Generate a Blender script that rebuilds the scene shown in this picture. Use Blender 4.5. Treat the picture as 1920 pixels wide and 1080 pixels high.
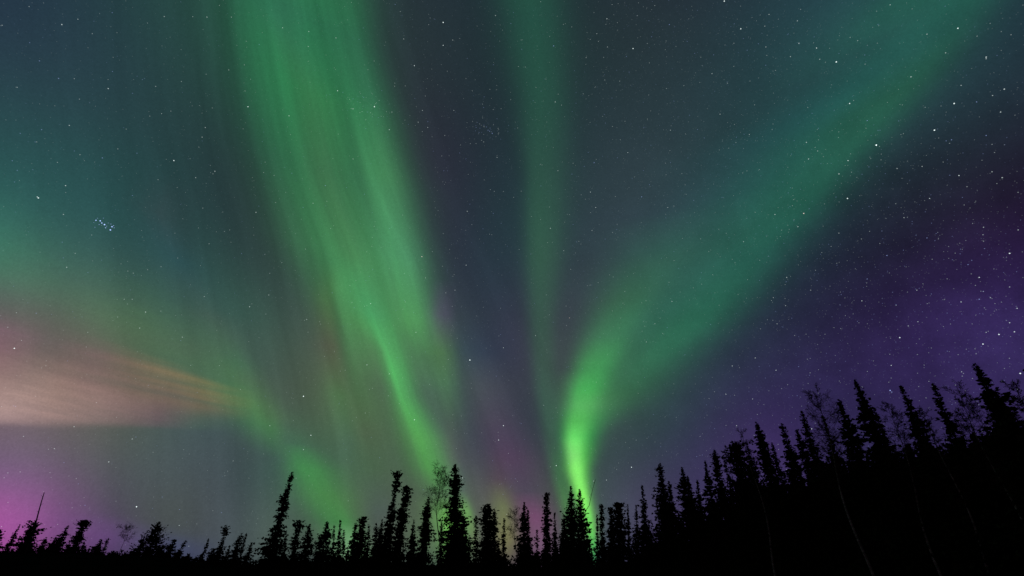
import bpy, math, random
import numpy as np
from math import radians, degrees, sin, cos, pi

for o in list(bpy.data.objects):
    bpy.data.objects.remove(o)
scene = bpy.context.scene
COL = scene.collection

# ------------------------------------------------------------------ camera
cam_data = bpy.data.cameras.new('camera')
cam_data.sensor_width = 36.0
cam_data.lens = 36.0 * 942.0 / 1920.0
cam_data.clip_start = 0.05
cam_data.clip_end = 60000.0
cam = bpy.data.objects.new('camera', cam_data)
COL.objects.link(cam)
cam.location = (0.0, 0.0, 1.7)
cam.rotation_euler = (radians(90.0 + 29.2), 0.0, 0.0)
scene.camera = cam

# ------------------------------------------------------------------ exposure and render
scene.view_settings.view_transform = 'Standard'
scene.view_settings.look = 'None'
scene.view_settings.exposure = 0.0
scene.view_settings.gamma = 1.0
scene.render.engine = 'CYCLES'
scene.cycles.use_denoising = False
scene.cycles.max_bounces = 4
scene.cycles.diffuse_bounces = 2
scene.cycles.sample_clamp_indirect = 0.3
scene.cycles.transparent_max_bounces = 16

# ------------------------------------------------------------------ night sky: airglow, auroral curtains, lit cloud
# All positions are compass azimuth / elevation in degrees (azimuth 0 = north = +Y).
AIRGLOW = (0.0, 0.0, 0.0010732)
GLOWS = [
 ((-0.66574, 0.39432, 0.63348), 45.437, (0.0, 0.0040762, 0.028181)),
 ((-0.4074, 0.4826, 0.77532), 45.437, (0.0058397, 0.045339, 0.013717)),
 ((-0.2177, 0.51577, 0.8286), 45.437, (0.0074068, 0.0, 0.003237)),
 ((0.0, 0.52845, 0.84897), 45.437, (0.0, 0.010972, 0.0)),
 ((0.2177, 0.51577, 0.8286), 45.437, (0.0071583, 0.016992, 0.0045552)),
 ((0.4074, 0.4826, 0.77532), 45.437, (0.0, 0.0019814, 0.0)),
 ((0.55613, 0.43919, 0.70557), 45.437, (0.0067184, 0.057261, 0.048297)),
 ((0.66574, 0.39432, 0.63348), 45.437, (0.0015656, 0.0, 0.0025938)),
 ((-0.69076, 0.46881, 0.55051), 45.437, (0.010571, 0.0, 0.0)),
 ((-0.23229, 0.63062, 0.74052), 45.437, (0.0, 0.0070562, 0.0)),
 ((0.0, 0.64835, 0.76134), 45.437, (0.0, 0.0026007, 0.0)),
 ((0.58242, 0.52704, 0.61889), 45.437, (0.0022273, 0.0, 0.0)),
 ((-0.70675, 0.53713, 0.46043), 45.437, (0.0048316, 0.031004, 0.016018)),
 ((-0.24231, 0.73661, 0.63143), 45.437, (0.016155, 0.0, 0.010413)),
 ((0.0, 0.75923, 0.65082), 45.437, (1.4183e-05, 0.0055589, 0.0)),
 ((0.24231, 0.73661, 0.63143), 45.437, (0.012194, 0.02514, 0.019343)),
 ((0.44685, 0.67921, 0.58223), 45.437, (0.0, 0.021944, 0.012235)),
 ((0.59961, 0.60761, 0.52085), 45.437, (0.0032373, 0.0, 0.0)),
 ((-0.71345, 0.59661, 0.36749), 45.437, (0.0, 0.060528, 0.058811)),
 ((-0.45369, 0.75877, 0.46737), 45.437, (0.0071837, 0.0162, 0.0054362)),
 ((-0.24668, 0.82513, 0.50825), 45.437, (0.0070245, 0.0, 0.0035987)),
 ((0.0, 0.85144, 0.52445), 45.437, (0.0, 0.024709, 0.008097)),
 ((0.24668, 0.82513, 0.50825), 45.437, (0.014156, 0.0092457, 0.0095617)),
 ((0.45369, 0.75877, 0.46737), 45.437, (0.0, 0.0, 0.0026308)),
 ((0.71345, 0.59661, 0.36749), 45.437, (0.0048104, 0.0, 0.0)),
 ((-0.7118, 0.64587, 0.27602), 91.189, (0.043998, 0.0, 0.025623)),
 ((-0.57166, 0.75448, 0.32244), 91.189, (0.0, 0.0, 0.011062)),
 ((-0.47404, 0.80966, 0.34602), 91.189, (0.017879, 0.060047, 0.023973)),
 ((-0.21643, 0.89775, 0.38367), 91.189, (0.022543, 0.0259, 0.018527)),
 ((-0.063212, 0.91771, 0.3922), 91.189, (0.0, 0.00061105, 0.0029447)),
 ((0.094582, 0.91542, 0.39122), 91.189, (0.021385, 0.0, 0.011754)),
 ((0.24559, 0.89138, 0.38095), 91.189, (0.0, 0.018424, 0.003984)),
 ((0.40532, 0.84063, 0.35926), 91.189, (0.0, 0.012062, 0.0)),
 ((0.53508, 0.77683, 0.33199), 91.189, (0.0036844, 0.0, 0.0031685)),
 ((0.7118, 0.64587, 0.27602), 91.189, (0.013465, 0.011306, 0.053488)),
 ((-0.70441, 0.68212, 0.1963), 91.189, (0.13144, 0.035169, 0.0)),
 ((-0.642, 0.73681, 0.21203), 91.189, (0.0, 0.04245, 0.0)),
 ((-0.46637, 0.85009, 0.24463), 91.189, (0.00079821, 0.0, 0.014253)),
 ((-0.34878, 0.90065, 0.25918), 91.189, (0.036636, 0.02761, 0.0)),
 ((-0.21215, 0.93912, 0.27026), 91.189, (0.024218, 0.0933, 0.0080385)),
 ((-0.061906, 0.95916, 0.27602), 91.189, (0.0, 0.0, 0.0060047)),
 ((0.092638, 0.95687, 0.27536), 91.189, (0.012313, 0.028907, 0.0)),
 ((0.2408, 0.93272, 0.26841), 91.189, (0.0079319, 0.037778, 0.0092824)),
 ((0.39826, 0.8815, 0.25367), 91.189, (0.0090862, 0.0, 0.016816)),
 ((0.52709, 0.81666, 0.23501), 91.189, (0.010434, 0.0096665, 0.031378)),
 ((0.70441, 0.68212, 0.1963), 91.189, (0.015187, 0.010604, 0.032647)),
 ((-0.7006, 0.70295, 0.1226), 177.54, (0.0, 0.032718, 0.10836)),
 ((-0.6058, 0.78378, 0.1367), 177.54, (0.0, 0.00033705, 0.0)),
 ((-0.54571, 0.82551, 0.14398), 177.54, (0.029323, 0.045385, 0.048681)),
 ((-0.47584, 0.86645, 0.15112), 177.54, (0.0067649, 0.0, 0.0013932)),
 ((-0.39565, 0.90474, 0.1578), 177.54, (0.0, 0.029074, 0.012854)),
 ((-0.30529, 0.9381, 0.16362), 177.54, (0.0021576, 0.027618, 0.014542)),
 ((-0.099688, 0.98022, 0.17096), 177.54, (0.020342, 0.0041886, 0.019895)),
 ((0.010018, 0.98508, 0.17181), 177.54, (0.0, 0.0, 0.0026592)),
 ((0.11937, 0.97808, 0.17059), 177.54, (0.0, 0.0096291, 0.0)),
 ((0.22455, 0.95997, 0.16743), 177.54, (0.0026787, 0.0, 0.0)),
 ((0.40337, 0.90143, 0.15722), 177.54, (0.013128, 0.0031073, 0.022678)),
 ((0.53977, 0.82929, 0.14464), 177.54, (0.0, 0.0037257, 0.0)),
 ((-0.53011, 0.84569, 0.061557), 177.54, (0.010609, 0.0084911, 0.0)),
 ((-0.29416, 0.95323, 0.069384), 177.54, (0.020467, 0.032151, 0.0029992)),
 ((-0.19798, 0.97762, 0.071159), 177.54, (0.040244, 0.038622, 0.0127)),
 ((-0.09574, 0.99278, 0.072263), 177.54, (0.021191, 0.080635, 0.008468)),
 ((0.0096178, 0.99732, 0.072593), 177.54, (0.058349, 0.0083322, 0.0156)),
 ((0.11466, 0.99078, 0.072118), 177.54, (0.0092969, 0.051899, 0.0)),
 ((0.216, 0.97382, 0.070883), 177.54, (0.03999, 0.025928, 0.05316)),
 ((0.38974, 0.9185, 0.066856), 177.54, (0.02757, 0.029046, 0.054461)),
 ((0.52421, 0.84934, 0.061822), 177.54, (0.016067, 0.012457, 0.027299)),
 ((0.62845, 0.7758, 0.056469), 177.54, (0.021015, 0.017053, 0.048201)),
 ((-0.68059, 0.732, 0.0312), 320.59, (0.26724, 0.024727, 0.22306)),
 ((-0.64692, 0.76187, 0.032473), 320.59, (0.0, 0.019799, 0.0)),
 ((-0.60899, 0.79246, 0.033777), 320.59, (0.014498, 0.0, 0.02897)),
 ((-0.56637, 0.8234, 0.035096), 320.59, (6.0283e-05, 0.0, 0.0035822)),
 ((-0.51867, 0.8542, 0.036409), 320.59, (0.021641, 0.03476, 0.0)),
 ((-0.46558, 0.8842, 0.037687), 320.59, (0.0054087, 0.0, 0.030285)),
 ((-0.40695, 0.91262, 0.038899), 320.59, (0.040469, 0.063022, 0.027355)),
 ((0.0, 0.22443, 0.97449), 3.6476, (0.00046108, 0.0, 0.023165)),
 ((-0.46339, 0.28961, 0.83749), 8.207, (0.012338, 0.023117, 0.016374)),
 ((0.45226, 0.29149, 0.84291), 8.207, (0.010228, 0.0, 0.0087848)),
 ((0.0, 0.99977, 0.021663), 5.2525, (0.0099531, 0.0, 0.049042)),
]
CURTAINS = [
 ('A1', 3, [(2.1835, -6.7478, 3.1847, 2.957), (6.6427, -8.1494, 3.2958, 3.0701), (11.92, -9.715, 4.548, 3.4973), (17.43, -12.031, 5.839, 4.5591), (24.164, -15.344, 6.8844, 5.4096), (31.429, -18.802, 9.2172, 7.1179), (39.1, -24.497, 9.3642, 10.308), (46.219, -29.307, 9.6574, 10.439), (52.528, -34.218, 10.608, 10.245), (55.863, -37.407, 10.682, 10.824)], [(-0.81652, 0.0, 0.0, 0.0), (0.68348, 0.016644, 0.036562, 0.0093325), (2.1835, 0.033289, 0.073125, 0.018665), (6.6427, 0.0, 0.0, 0.0), (11.92, 0.0072532, 0.0029136, 0.0033631), (17.43, 0.0045963, 0.0, 0.011158), (24.164, 0.014911, 0.14224, 0.016125), (31.429, 0.022001, 0.20151, 0.040774), (39.1, 0.005903, 0.13491, 0.028524), (46.219, 0.0028055, 0.13486, 0.024736), (52.528, 0.00083247, 0.087132, 0.022087), (55.863, 0.0035887, 0.10665, 0.024043), (57.863, 0.0017944, 0.053326, 0.012022), (59.863, 0.0, 0.0, 0.0)], 0.24, (3.6, 0.03)),
 ('A2', 2, [(17.029, -8.6538, 1.3343, 1.8346), (21.033, -10.24, 1.372, 1.5735), (25.061, -12.064, 2.0424, 2.074), (31.966, -14.832, 2.5339, 2.7327), (40.249, -18.582, 2.6729, 3.0545), (47.836, -22.662, 2.8061, 2.9257), (54.324, -28.006, 3.7528, 3.2046)], [(14.029, 0.0, 0.0, 0.0), (15.529, 0.0, 0.0, 0.0), (17.029, 0.0, 0.0, 0.0), (21.033, 0.0, 0.0, 0.0), (25.061, 0.02499, 0.13133, 0.02632), (31.966, 0.025443, 0.10825, 0.047892), (40.249, 0.025363, 0.11234, 0.032171), (47.836, 0.00768, 0.046081, 0.021119), (54.324, 0.00071102, 0.026612, 0.0062108), (56.324, 0.00035551, 0.013306, 0.0031054), (58.324, 0.0, 0.0, 0.0)], 0.4, (1.6, 0.05)),
 ('A3', 2, [(3.1554, -5.9993, 1.0805, 1.0848), (6.6557, -7.3161, 1.9943, 1.9001), (9.4064, -8.7575, 1.9179, 1.9951), (12.454, -10.169, 1.7268, 1.9211), (16.429, -12.519, 1.1773, 1.6063), (19.047, -13.671, 1.0764, 1.5722), (21.456, -14.779, 1.0305, 1.7186), (25.154, -17.071, 1.8363, 2.1255), (31.144, -20.595, 2.3671, 2.5734), (38.771, -25.93, 2.8251, 2.9673), (46.086, -29.777, 2.9138, 3.0936), (51.378, -37.497, 2.7246, 3.622)], [(0.15535, 0.0, 0.0, 0.0), (1.6554, 0.042312, 0.2098, 0.0025202), (3.1554, 0.084623, 0.4196, 0.0050404), (6.6557, 0.0071867, 0.060914, 0.0), (9.4064, 0.01388, 0.20739, 0.0), (12.454, 0.032274, 0.27222, 0.019003), (16.429, 0.020746, 0.25062, 0.032516), (19.047, 0.014589, 0.26408, 0.038098), (21.456, 0.012244, 0.18977, 0.036877), (25.154, 0.0, 0.091532, 0.031364), (31.144, 0.0074416, 0.0, 0.0), (38.771, 0.01194, 0.0, 0.0), (46.086, 0.0092112, 0.0, 0.0), (51.378, 0.0040542, 0.0, 0.0089125), (53.378, 0.0020271, 0.0, 0.0044562), (55.378, 0.0, 0.0, 0.0)], 0.4, (1.6, 0.05)),
 ('A4', 2, [(10.373, -6.4147, 1.6137, 1.2752), (14.241, -6.7643, 1.5504, 1.3198), (18.23, -7.635, 2.0915, 1.2403), (21.734, -8.2681, 2.2788, 1.4062), (25.878, -9.0593, 1.4457, 1.4574)], [(7.3733, 0.0, 0.0, 0.0), (8.8733, 0.0053781, 0.0, 0.0025381), (10.373, 0.010756, 0.0, 0.0050762), (14.241, 0.0099332, 0.016826, 0.0030089), (18.23, 0.017916, 0.064256, 0.012792), (21.734, 0.01892, 0.054358, 0.0), (25.878, 0.028665, 0.0, 0.038399), (27.878, 0.014332, 0.0, 0.019199), (29.878, 0.0, 0.0, 0.0)], 0.4, (1.5, 0.05)),
 ('A5', 2, [(5.024, -13.679, 1.3089, 2.3924), (9.0444, -14.904, 1.1845, 2.5183), (12.7, -16.191, 0.99187, 2.466), (17.004, -17.699, 0.90464, 2.4176), (21.402, -19.198, 0.87036, 2.3657), (27.512, -21.264, 0.9618, 2.4595)], [(2.024, 0.0, 0.0, 0.0), (3.524, 0.0, 0.0, 0.0093241), (5.024, 0.0, 0.0, 0.018648), (9.0444, 0.0026811, 0.0077077, 0.0), (12.7, 0.012313, 0.0, 0.0025872), (17.004, 0.0027692, 0.040502, 0.0056831), (21.402, 0.010732, 0.069884, 0.017637), (27.512, 0.013681, 0.061975, 0.017398), (29.512, 0.0068406, 0.030987, 0.0086991), (31.512, 0.0, 0.0, 0.0)], 0.4, (1.5, 0.05)),
 ('D5', 2, [(20.191, 13.876, 5.571, 4.1608), (25.08, 17.687, 9.6202, 5.3476), (30.682, 23.207, 13.195, 6.366), (36.114, 31.665, 15.608, 7.2959), (40.595, 41.95, 15.26, 6.4756), (43.519, 51.377, 13.114, 5.3856), (45.457, 56.823, 11.265, 4.544)], [(17.191, 0.0, 0.0, 0.0), (18.691, 0.0017289, 0.0, 0.0), (20.191, 0.0034579, 0.0, 0.0), (25.08, 0.0, 0.0, 0.0022942), (30.682, 0.0, 0.0, 0.0), (36.114, 0.0, 0.0090189, 0.015283), (40.595, 0.0, 0.019463, 0.016665), (43.519, 0.0, 0.0075196, 0.0), (45.457, 0.0, 0.027213, 0.0017949), (47.457, 0.0, 0.013606, 0.00089744), (49.457, 0.0, 0.0, 0.0)], 0.12, (2.2, 0.03)),
 ('L2', 2, [(13.446, -26.09, 1.9346, 1.8991), (18.114, -30.28, 2.1116, 2.0564), (22.116, -34.181, 2.2526, 2.1358), (26.404, -38.072, 2.3671, 2.2937), (30.139, -41.197, 2.4819, 2.4536)], [(10.446, 0.0, 0.0, 0.0), (11.946, 0.0026387, 0.0083787, 0.0), (13.446, 0.0052773, 0.016757, 0.0), (18.114, 0.0020286, 0.028097, 0.0027305), (22.116, 0.010911, 0.0055194, 0.0034862), (26.404, 0.00099636, 0.0067448, 0.015399), (30.139, 0.0077963, 0.0, 0.0030395), (32.139, 0.0038982, 0.0, 0.0015197), (34.139, 0.0, 0.0, 0.0)], 0.5, (2.2, 0.04)),
 ('N1', 2, [(11.531, -17.723, 1.3913, 0.97612), (16.289, -19.404, 1.5365, 1.0035), (21.166, -21.1, 1.5768, 1.0318), (26.114, -22.697, 1.4494, 1.063)], [(8.5307, 0.0, 0.0, 0.0), (10.031, 0.0, 0.0, 0.0032627), (11.531, 0.0, 0.0, 0.0065253), (16.289, 0.0017638, 0.037371, 0.0027336), (21.166, 0.022423, 0.0, 0.0), (26.114, 0.016788, 0.027637, 0.0), (28.114, 0.0083942, 0.013818, 0.0), (30.114, 0.0, 0.0, 0.0)], 0, (1, 1)),
 ('B1', 2, [(9.5366, -24.214, 1.6818, 0.88277), (12.452, -25.71, 2.6337, 1.1877), (14.565, -27.614, 3.7434, 1.975), (16.598, -29.875, 4.9614, 2.937), (18.775, -32.447, 6.0276, 3.3598)], [(6.5366, 0.0, 0.0, 0.0), (8.0366, 0.00010317, 0.0023478, 0.002407), (9.5366, 0.00020633, 0.0046956, 0.004814), (12.452, 0.0022582, 0.072623, 0.0), (14.565, 0.016473, 0.059368, 0.0), (16.598, 0.020995, 0.020576, 0.0006596), (18.775, 0.016467, 0.0, 0.001345), (20.775, 0.0082334, 0.0, 0.00067248), (22.775, 0.0, 0.0, 0.0)], 0.25, (1.5, 0.06)),
 ('B2', 2, [(-0.1583, -14.523, 2.066, 1.3994), (1.1972, -15.316, 2.0777, 1.4088), (3.9786, -17.15, 2.2417, 1.6281), (6.337, -19.27, 2.3837, 2.6627), (8.7258, -21.286, 1.7896, 2.7674), (11.133, -23.247, 0.99617, 2.0374), (13.596, -24.697, 0.60121, 1.2199)], [(-3.1583, 0.0, 0.0, 0.0), (-1.6583, 0.059747, 0.10352, 0.057439), (-0.1583, 0.11949, 0.20704, 0.11488), (1.1972, 0.14971, 0.32213, 0.14579), (3.9786, 0.00068953, 0.12665, 0.004414), (6.337, 0.0088729, 0.11559, 0.0), (8.7258, 0.0036694, 0.10633, 0.00061747), (11.133, 0.0, 0.0, 0.0066495), (13.596, 0.003977, 0.0, 0.0031006), (15.596, 0.0019885, 0.0, 0.0015503), (17.596, 0.0, 0.0, 0.0)], 0.25, (1.5, 0.06)),
 ('C', 2, [(4.6392, 5.9739, 0.65973, 0.65815), (8.2518, 5.1534, 0.79828, 0.79628), (12.054, 4.3906, 0.82828, 0.94434), (17.761, 3.7518, 1.1236, 1.4935), (24.907, 3.6078, 1.6016, 1.8613), (32.789, 3.7516, 2.0182, 3.0083), (41.699, 3.9734, 2.0638, 4.0916), (50.014, 4.8614, 3.9755, 4.3613), (57.568, 3.9899, 5.9872, 5.9015), (61.668, 2.7028, 7.5597, 7.4673)], [(1.6392, 0.0, 0.0, 0.0), (3.1392, 0.0090557, 0.068326, 0.0), (4.6392, 0.018111, 0.13665, 0.0), (8.2518, 0.0, 0.072694, 0.0), (12.054, 0.0071844, 0.03832, 0.0097906), (17.761, 0.00413, 0.040973, 0.0084761), (24.907, 0.00062938, 0.041469, 0.00080906), (32.789, 0.010817, 0.05536, 0.011216), (41.699, 0.0080929, 0.042216, 0.012866), (50.014, 0.0051954, 0.044534, 0.016985), (57.568, 0.0035762, 0.045646, 0.019134), (61.668, 0.0046321, 0.052807, 0.018015), (63.668, 0.002316, 0.026404, 0.0090074), (65.668, 0.0, 0.0, 0.0)], 0.2, (1.5, 0.03)),
 ('D1', 2.4, [(2.1763, 8.1873, 0.42552, 0.42461), (4.3713, 7.9244, 0.54402, 0.48839), (6.3965, 7.4652, 0.66694, 0.66491), (8.7527, 7.004, 0.79706, 0.7377), (10.637, 6.7782, 0.75369, 0.92436), (12.006, 6.8045, 0.93959, 1.2276), (14.227, 7.2426, 1.1373, 1.6061), (17.615, 8.4543, 1.4757, 2.3129), (20.469, 9.8105, 2.1366, 2.7239), (23.309, 11.612, 2.8185, 3.0107), (27.223, 14.488, 3.9357, 3.801), (32.054, 18.584, 5.3745, 5.0565)], [(-0.82369, 0.0, 0.0, 0.0), (0.67631, 0.00056318, 0.13578, 0.0066456), (2.1763, 0.0011264, 0.27156, 0.013291), (4.3713, 0.021411, 0.34557, 0.021474), (6.3965, 0.13931, 0.50178, 0.056069), (8.7527, 0.10815, 0.21964, 0.068846), (10.637, 0.11526, 0.13255, 0.083399), (12.006, 0.11913, 0.24631, 0.082955), (14.227, 0.032856, 0.089261, 0.012782), (17.615, 0.0, 0.18841, 0.0061169), (20.469, 0.0128, 0.1969, 0.022463), (23.309, 0.010916, 0.10037, 0.019966), (27.223, 0.0049663, 0.042458, 0.0), (32.054, 0.0, 0.020626, 0.0055829), (34.054, 0.0, 0.010313, 0.0027915), (36.054, 0.0, 0.0, 0.0)], 0.12, (1.2, 0.08)),
 ('D2', 2, [(13.55, 10.447, 2.6477, 2.6034), (16.843, 12.267, 3.6127, 4.3779), (20.064, 15.381, 5.5085, 5.5138), (23.467, 21.072, 9.8454, 5.32), (29.51, 28.746, 13.577, 5.7523), (34.907, 38.617, 14.319, 5.17), (38.753, 47.873, 12.742, 5.3456), (41.417, 55.292, 11.472, 4.6649), (43.043, 59.803, 10.305, 4.0764)], [(10.55, 0.0, 0.0, 0.0), (12.05, 0.002879, 0.0025362, 0.003801), (13.55, 0.0057581, 0.0050724, 0.0076019), (16.843, 0.0, 0.045475, 0.0), (20.064, 0.0, 0.076948, 0.016939), (23.467, 0.0, 0.083747, 0.023508), (29.51, 0.0028219, 0.074393, 0.033337), (34.907, 0.0034698, 0.063618, 0.023202), (38.753, 0.00094581, 0.042286, 0.0014594), (41.417, 0.0, 0.034258, 0.0070544), (43.043, 0.0, 0.047865, 0.010257), (45.043, 0.0, 0.023932, 0.0051284), (47.043, 0.0, 0.0, 0.0)], 0.12, (2.2, 0.03)),
 ('D3', 2, [(3.8761, 7.9959, 0.8667, 0.86303), (6.654, 7.4274, 0.94783, 0.94376), (9.2845, 7.0382, 1.0875, 1.1393), (12.554, 7.0155, 1.2983, 1.9919), (15.919, 7.6582, 1.8233, 3.4783)], [(0.87605, 0.0, 0.0, 0.0), (2.3761, 0.046889, 0.12746, 0.0072167), (3.8761, 0.093778, 0.25492, 0.014433), (6.654, 0.05059, 0.3284, 0.0035797), (9.2845, 0.085418, 0.62392, 0.019466), (12.554, 0.0, 0.41958, 0.0064902), (15.919, 0.039594, 0.22368, 0.043831), (17.919, 0.019797, 0.11184, 0.021915), (19.919, 0.0, 0.0, 0.0)], 0, (1, 1)),
 ('E', 2, [(2.6777, -3.8083, 0.48791, 0.54277), (5.1527, -4.675, 0.49831, 0.55451), (7.2001, -5.3293, 0.50689, 0.50772)], [(-0.32229, 0.0, 0.0, 0.0), (1.1777, 0.014975, 0.019125, 0.0016143), (2.6777, 0.02995, 0.03825, 0.0032286), (5.1527, 0.033849, 0.13977, 0.0030563), (7.2001, 0.0, 0.0, 0.0086359), (9.2001, 0.0, 0.0, 0.0043179), (11.2, 0.0, 0.0, 0.0)], 0, (1, 1)),
 ('G', 2, [(2.6835, -0.54483, 1.3614, 1.1986), (5.6784, -0.95268, 1.232, 1.1208), (8.2823, -1.4351, 1.1469, 1.148)], [(-0.31649, 0.0, 0.0, 0.0), (1.1835, 0.04089, 0.047932, 0.0), (2.6835, 0.08178, 0.095863, 0.0), (5.6784, 0.048205, 0.086614, 0.0), (8.2823, 0.012417, 0.0, 0.0), (10.282, 0.0062086, 0.0, 0.0), (12.282, 0.0, 0.0, 0.0)], 0, (1, 1)),
 ('H', 2, [(2.1957, 2.9802, 1.5162, 1.7275), (4.6601, 2.4966, 1.5529, 1.7702), (7.2288, 1.4212, 1.8192, 1.9863), (10.437, 0.0, 2.3411, 2.6334), (14.327, -2.1228, 2.4186, 3.0329), (18.062, -3.2614, 2.8061, 3.4497), (21.878, -4.5437, 3.2141, 3.8933)], [(-0.80428, 0.0, 0.0, 0.0), (0.69572, 0.042124, 0.014081, 0.036374), (2.1957, 0.084248, 0.028162, 0.072748), (4.6601, 0.081176, 0.0, 0.064224), (7.2288, 0.0, 0.0, 0.015648), (10.437, 0.024168, 0.0018242, 0.019516), (14.327, 0.02581, 0.009635, 0.017445), (18.062, 0.02234, 0.015083, 0.018293), (21.878, 0.0, 0.0, 0.011413), (23.878, 0.0, 0.0, 0.0057064), (25.878, 0.0, 0.0, 0.0)], 0, (1, 1)),
]
CLOUDS = [
 (2.0, 6.0, [(-46.072, 11.709, 2.345, 1.8172), (-42.862, 12.175, 2.4842, 1.8002), (-39.208, 12.386, 2.187, 1.4704), (-35.12, 12.379, 1.7494, 1.0939), (-32.012, 12.277, 1.5232, 0.80201), (-28.324, 12.477, 1.2854, 0.68662)], [(-46.072, 0.23007, 0.15077, 0.12253), (-42.862, 0.18684, 0.10574, 0.084595), (-39.208, 0.11392, 0.048346, 0.05437), (-35.12, 0.044986, 0.0, 0.014911), (-32.012, 0.0043247, 0.01488, 0.00018855), (-28.324, 0.0, 0.0, 0.0)], 1.0, 0),
 (3.0, 2.0, [(-48.209, 15.46, 2.2657, 2.3314), (-44.846, 15.575, 2.2778, 2.4668), (-41.057, 15.468, 2.1044, 2.6053), (-36.825, 15.091, 1.6644, 2.0605), (-32.164, 14.443, 1.2605, 1.4419), (-27.211, 13.939, 0.91055, 0.90438), (-23.065, 13.762, 0.73061, 0.72627)], [(-48.209, 0.048884, 0.0057692, 0.03225), (-44.846, 0.0, 0.0, 0.0060592), (-41.057, 0.044652, 0.0, 0.015183), (-36.825, 0.10638, 0.034289, 0.014785), (-32.164, 0.12773, 0.033618, 0.0), (-27.211, 0.0, 0.0033412, 0.0), (-23.065, 0.0, 0.0, 0.0)], 0.95, 1),
 (2.0, 2.0, [(-52.136, 21.615, 4.1464, 2.2862), (-50.097, 21.561, 4.1156, 2.3725), (-45.441, 20.928, 4.03, 2.5537), (-39.627, 19.614, 3.6831, 2.659), (-34.585, 17.935, 3.3071, 2.5035), (-30.214, 16.022, 2.9186, 2.3802), (-26.032, 13.193, 2.3464, 2.0048), (-22.337, 10.178, 2.0332, 1.4969), (-18.814, 7.8479, 2.0228, 1.4841)], [(-52.136, 0.0081259, 0.094154, 0.035933), (-50.097, 0.0, 0.061955, 0.0095471), (-45.441, 0.0, 0.035975, 0.0), (-39.627, 0.014765, 0.051975, 0.0), (-34.585, 0.012059, 0.036492, 0.0), (-30.214, 0.0, 0.034845, 0.0), (-26.032, 0.0028554, 0.0, 0.0), (-22.337, 0.0, 0.036263, 0.0), (-18.814, 0.0, 0.0, 0.0)], 0.35, 0),
 (2.0, 2.0, [(-45.491, 3.9879, 1.7691, 2.7607), (-42.996, 3.6002, 1.6855, 2.8528), (-39.605, 3.0175, 1.6038, 2.6006), (-35.919, 2.3716, 1.4273, 2.3161), (-31.09, 1.4713, 1.2363, 2.0083), (-26.755, 0.68653, 1.2714, 1.6536)], [(-45.491, 0.080054, 0.0, 0.045143), (-42.996, 0.035973, 0.0, 0.0089357), (-39.605, 0.0, 0.0, 0.012808), (-35.919, 0.041522, 0.0031922, 0.073634), (-31.09, 0.0, 0.0, 0.058505), (-26.755, 0.0, 0.0, 0.0)], 0.0, 0),
]
HAZE_DIR = (0.69798, 0.64606, 0.30892)
GRAIN = 0.26

world = bpy.data.worlds.new("World")
scene.world = world
world.use_nodes = True
world.cycles.sampling_method = 'MANUAL'
world.cycles.sample_map_resolution = 256
NT = world.node_tree
NT.nodes.clear()

def N(t, **kw):
    n = NT.nodes.new(t)
    for k, v in kw.items():
        setattr(n, k, v)
    return n
def put(sock, v):
    if hasattr(v, 'links'):
        NT.links.new(v, sock)
    else:
        sock.default_value = v
def M(op, a, b=None, c=None, clamp=False):
    n = N('ShaderNodeMath', operation=op, use_clamp=clamp)
    put(n.inputs[0], a)
    if b is not None: put(n.inputs[1], b)
    if c is not None: put(n.inputs[2], c)
    return n.outputs[0]
def VM(op, a, b=None, s=None, out=0):
    n = N('ShaderNodeVectorMath', operation=op)
    put(n.inputs[0], a)
    if b is not None: put(n.inputs[1], b)
    if s is not None: put(n.inputs['Scale'], s)
    return n.outputs[out]
def XYZ(x, y, z):
    n = N('ShaderNodeCombineXYZ')
    put(n.inputs[0], x); put(n.inputs[1], y); put(n.inputs[2], z)
    return n.outputs[0]
def noise(vec, scale, detail=2.0, rough=0.5):
    n = N('ShaderNodeTexNoise')
    put(n.inputs['Vector'], vec)
    n.inputs['Scale'].default_value = scale
    n.inputs['Detail'].default_value = detail
    n.inputs['Roughness'].default_value = rough
    return n.outputs['Fac']
def mixf(f, a, b):
    n = N('ShaderNodeMix', data_type='FLOAT')
    put(n.inputs['Factor'], f); put(n.inputs[2], a); put(n.inputs[3], b)
    return n.outputs[0]
def curves3(x01, xs, ys):
    """three piecewise linear curves of one coordinate; ys (n,3) -> a vector"""
    ys = np.asarray(ys, float)
    lo = np.minimum(ys.min(0), 0.0); hi = ys.max(0); rng = np.maximum(hi - lo, 1e-6)
    n = N('ShaderNodeRGBCurve')
    put(n.inputs['Color'], x01)
    m = n.mapping
    for c in range(3):
        pts = m.curves[c].points
        vals = [(float(x), float((y[c] - lo[c]) / rng[c])) for x, y in zip(xs, ys)]
        if vals[0][0] > 1e-4: vals.insert(0, (0.0, vals[0][1]))
        if vals[-1][0] < 1 - 1e-4: vals.append((1.0, vals[-1][1]))
        while len(pts) < len(vals):
            pts.new(0.5, 0.5)
        for p, v in zip(pts, vals):
            p.location = v
            p.handle_type = 'VECTOR'
    m.update()
    v = VM('MULTIPLY', n.outputs['Color'], tuple(rng))
    return VM('ADD', v, tuple(lo))
def split(v):
    n = N('ShaderNodeSeparateXYZ')
    put(n.inputs[0], v)
    return n.outputs

tc = N('ShaderNodeTexCoord')
DIR = VM('NORMALIZE', tc.outputs['Generated'])
dx_, dy_, dz_ = split(DIR)
AZ = M('MULTIPLY', M('ARCTAN2', dx_, dy_), 180.0 / pi)
EL = M('MULTIPLY', M('ARCSINE', dz_), 180.0 / pi)
E01 = M('MULTIPLY_ADD', EL, 0.01, 0.1, clamp=True)          # elevation -10..90
A01 = M('MULTIPLY_ADD', AZ, 1.0 / 180.0, 0.5, clamp=True)   # azimuth -90..90

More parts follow.
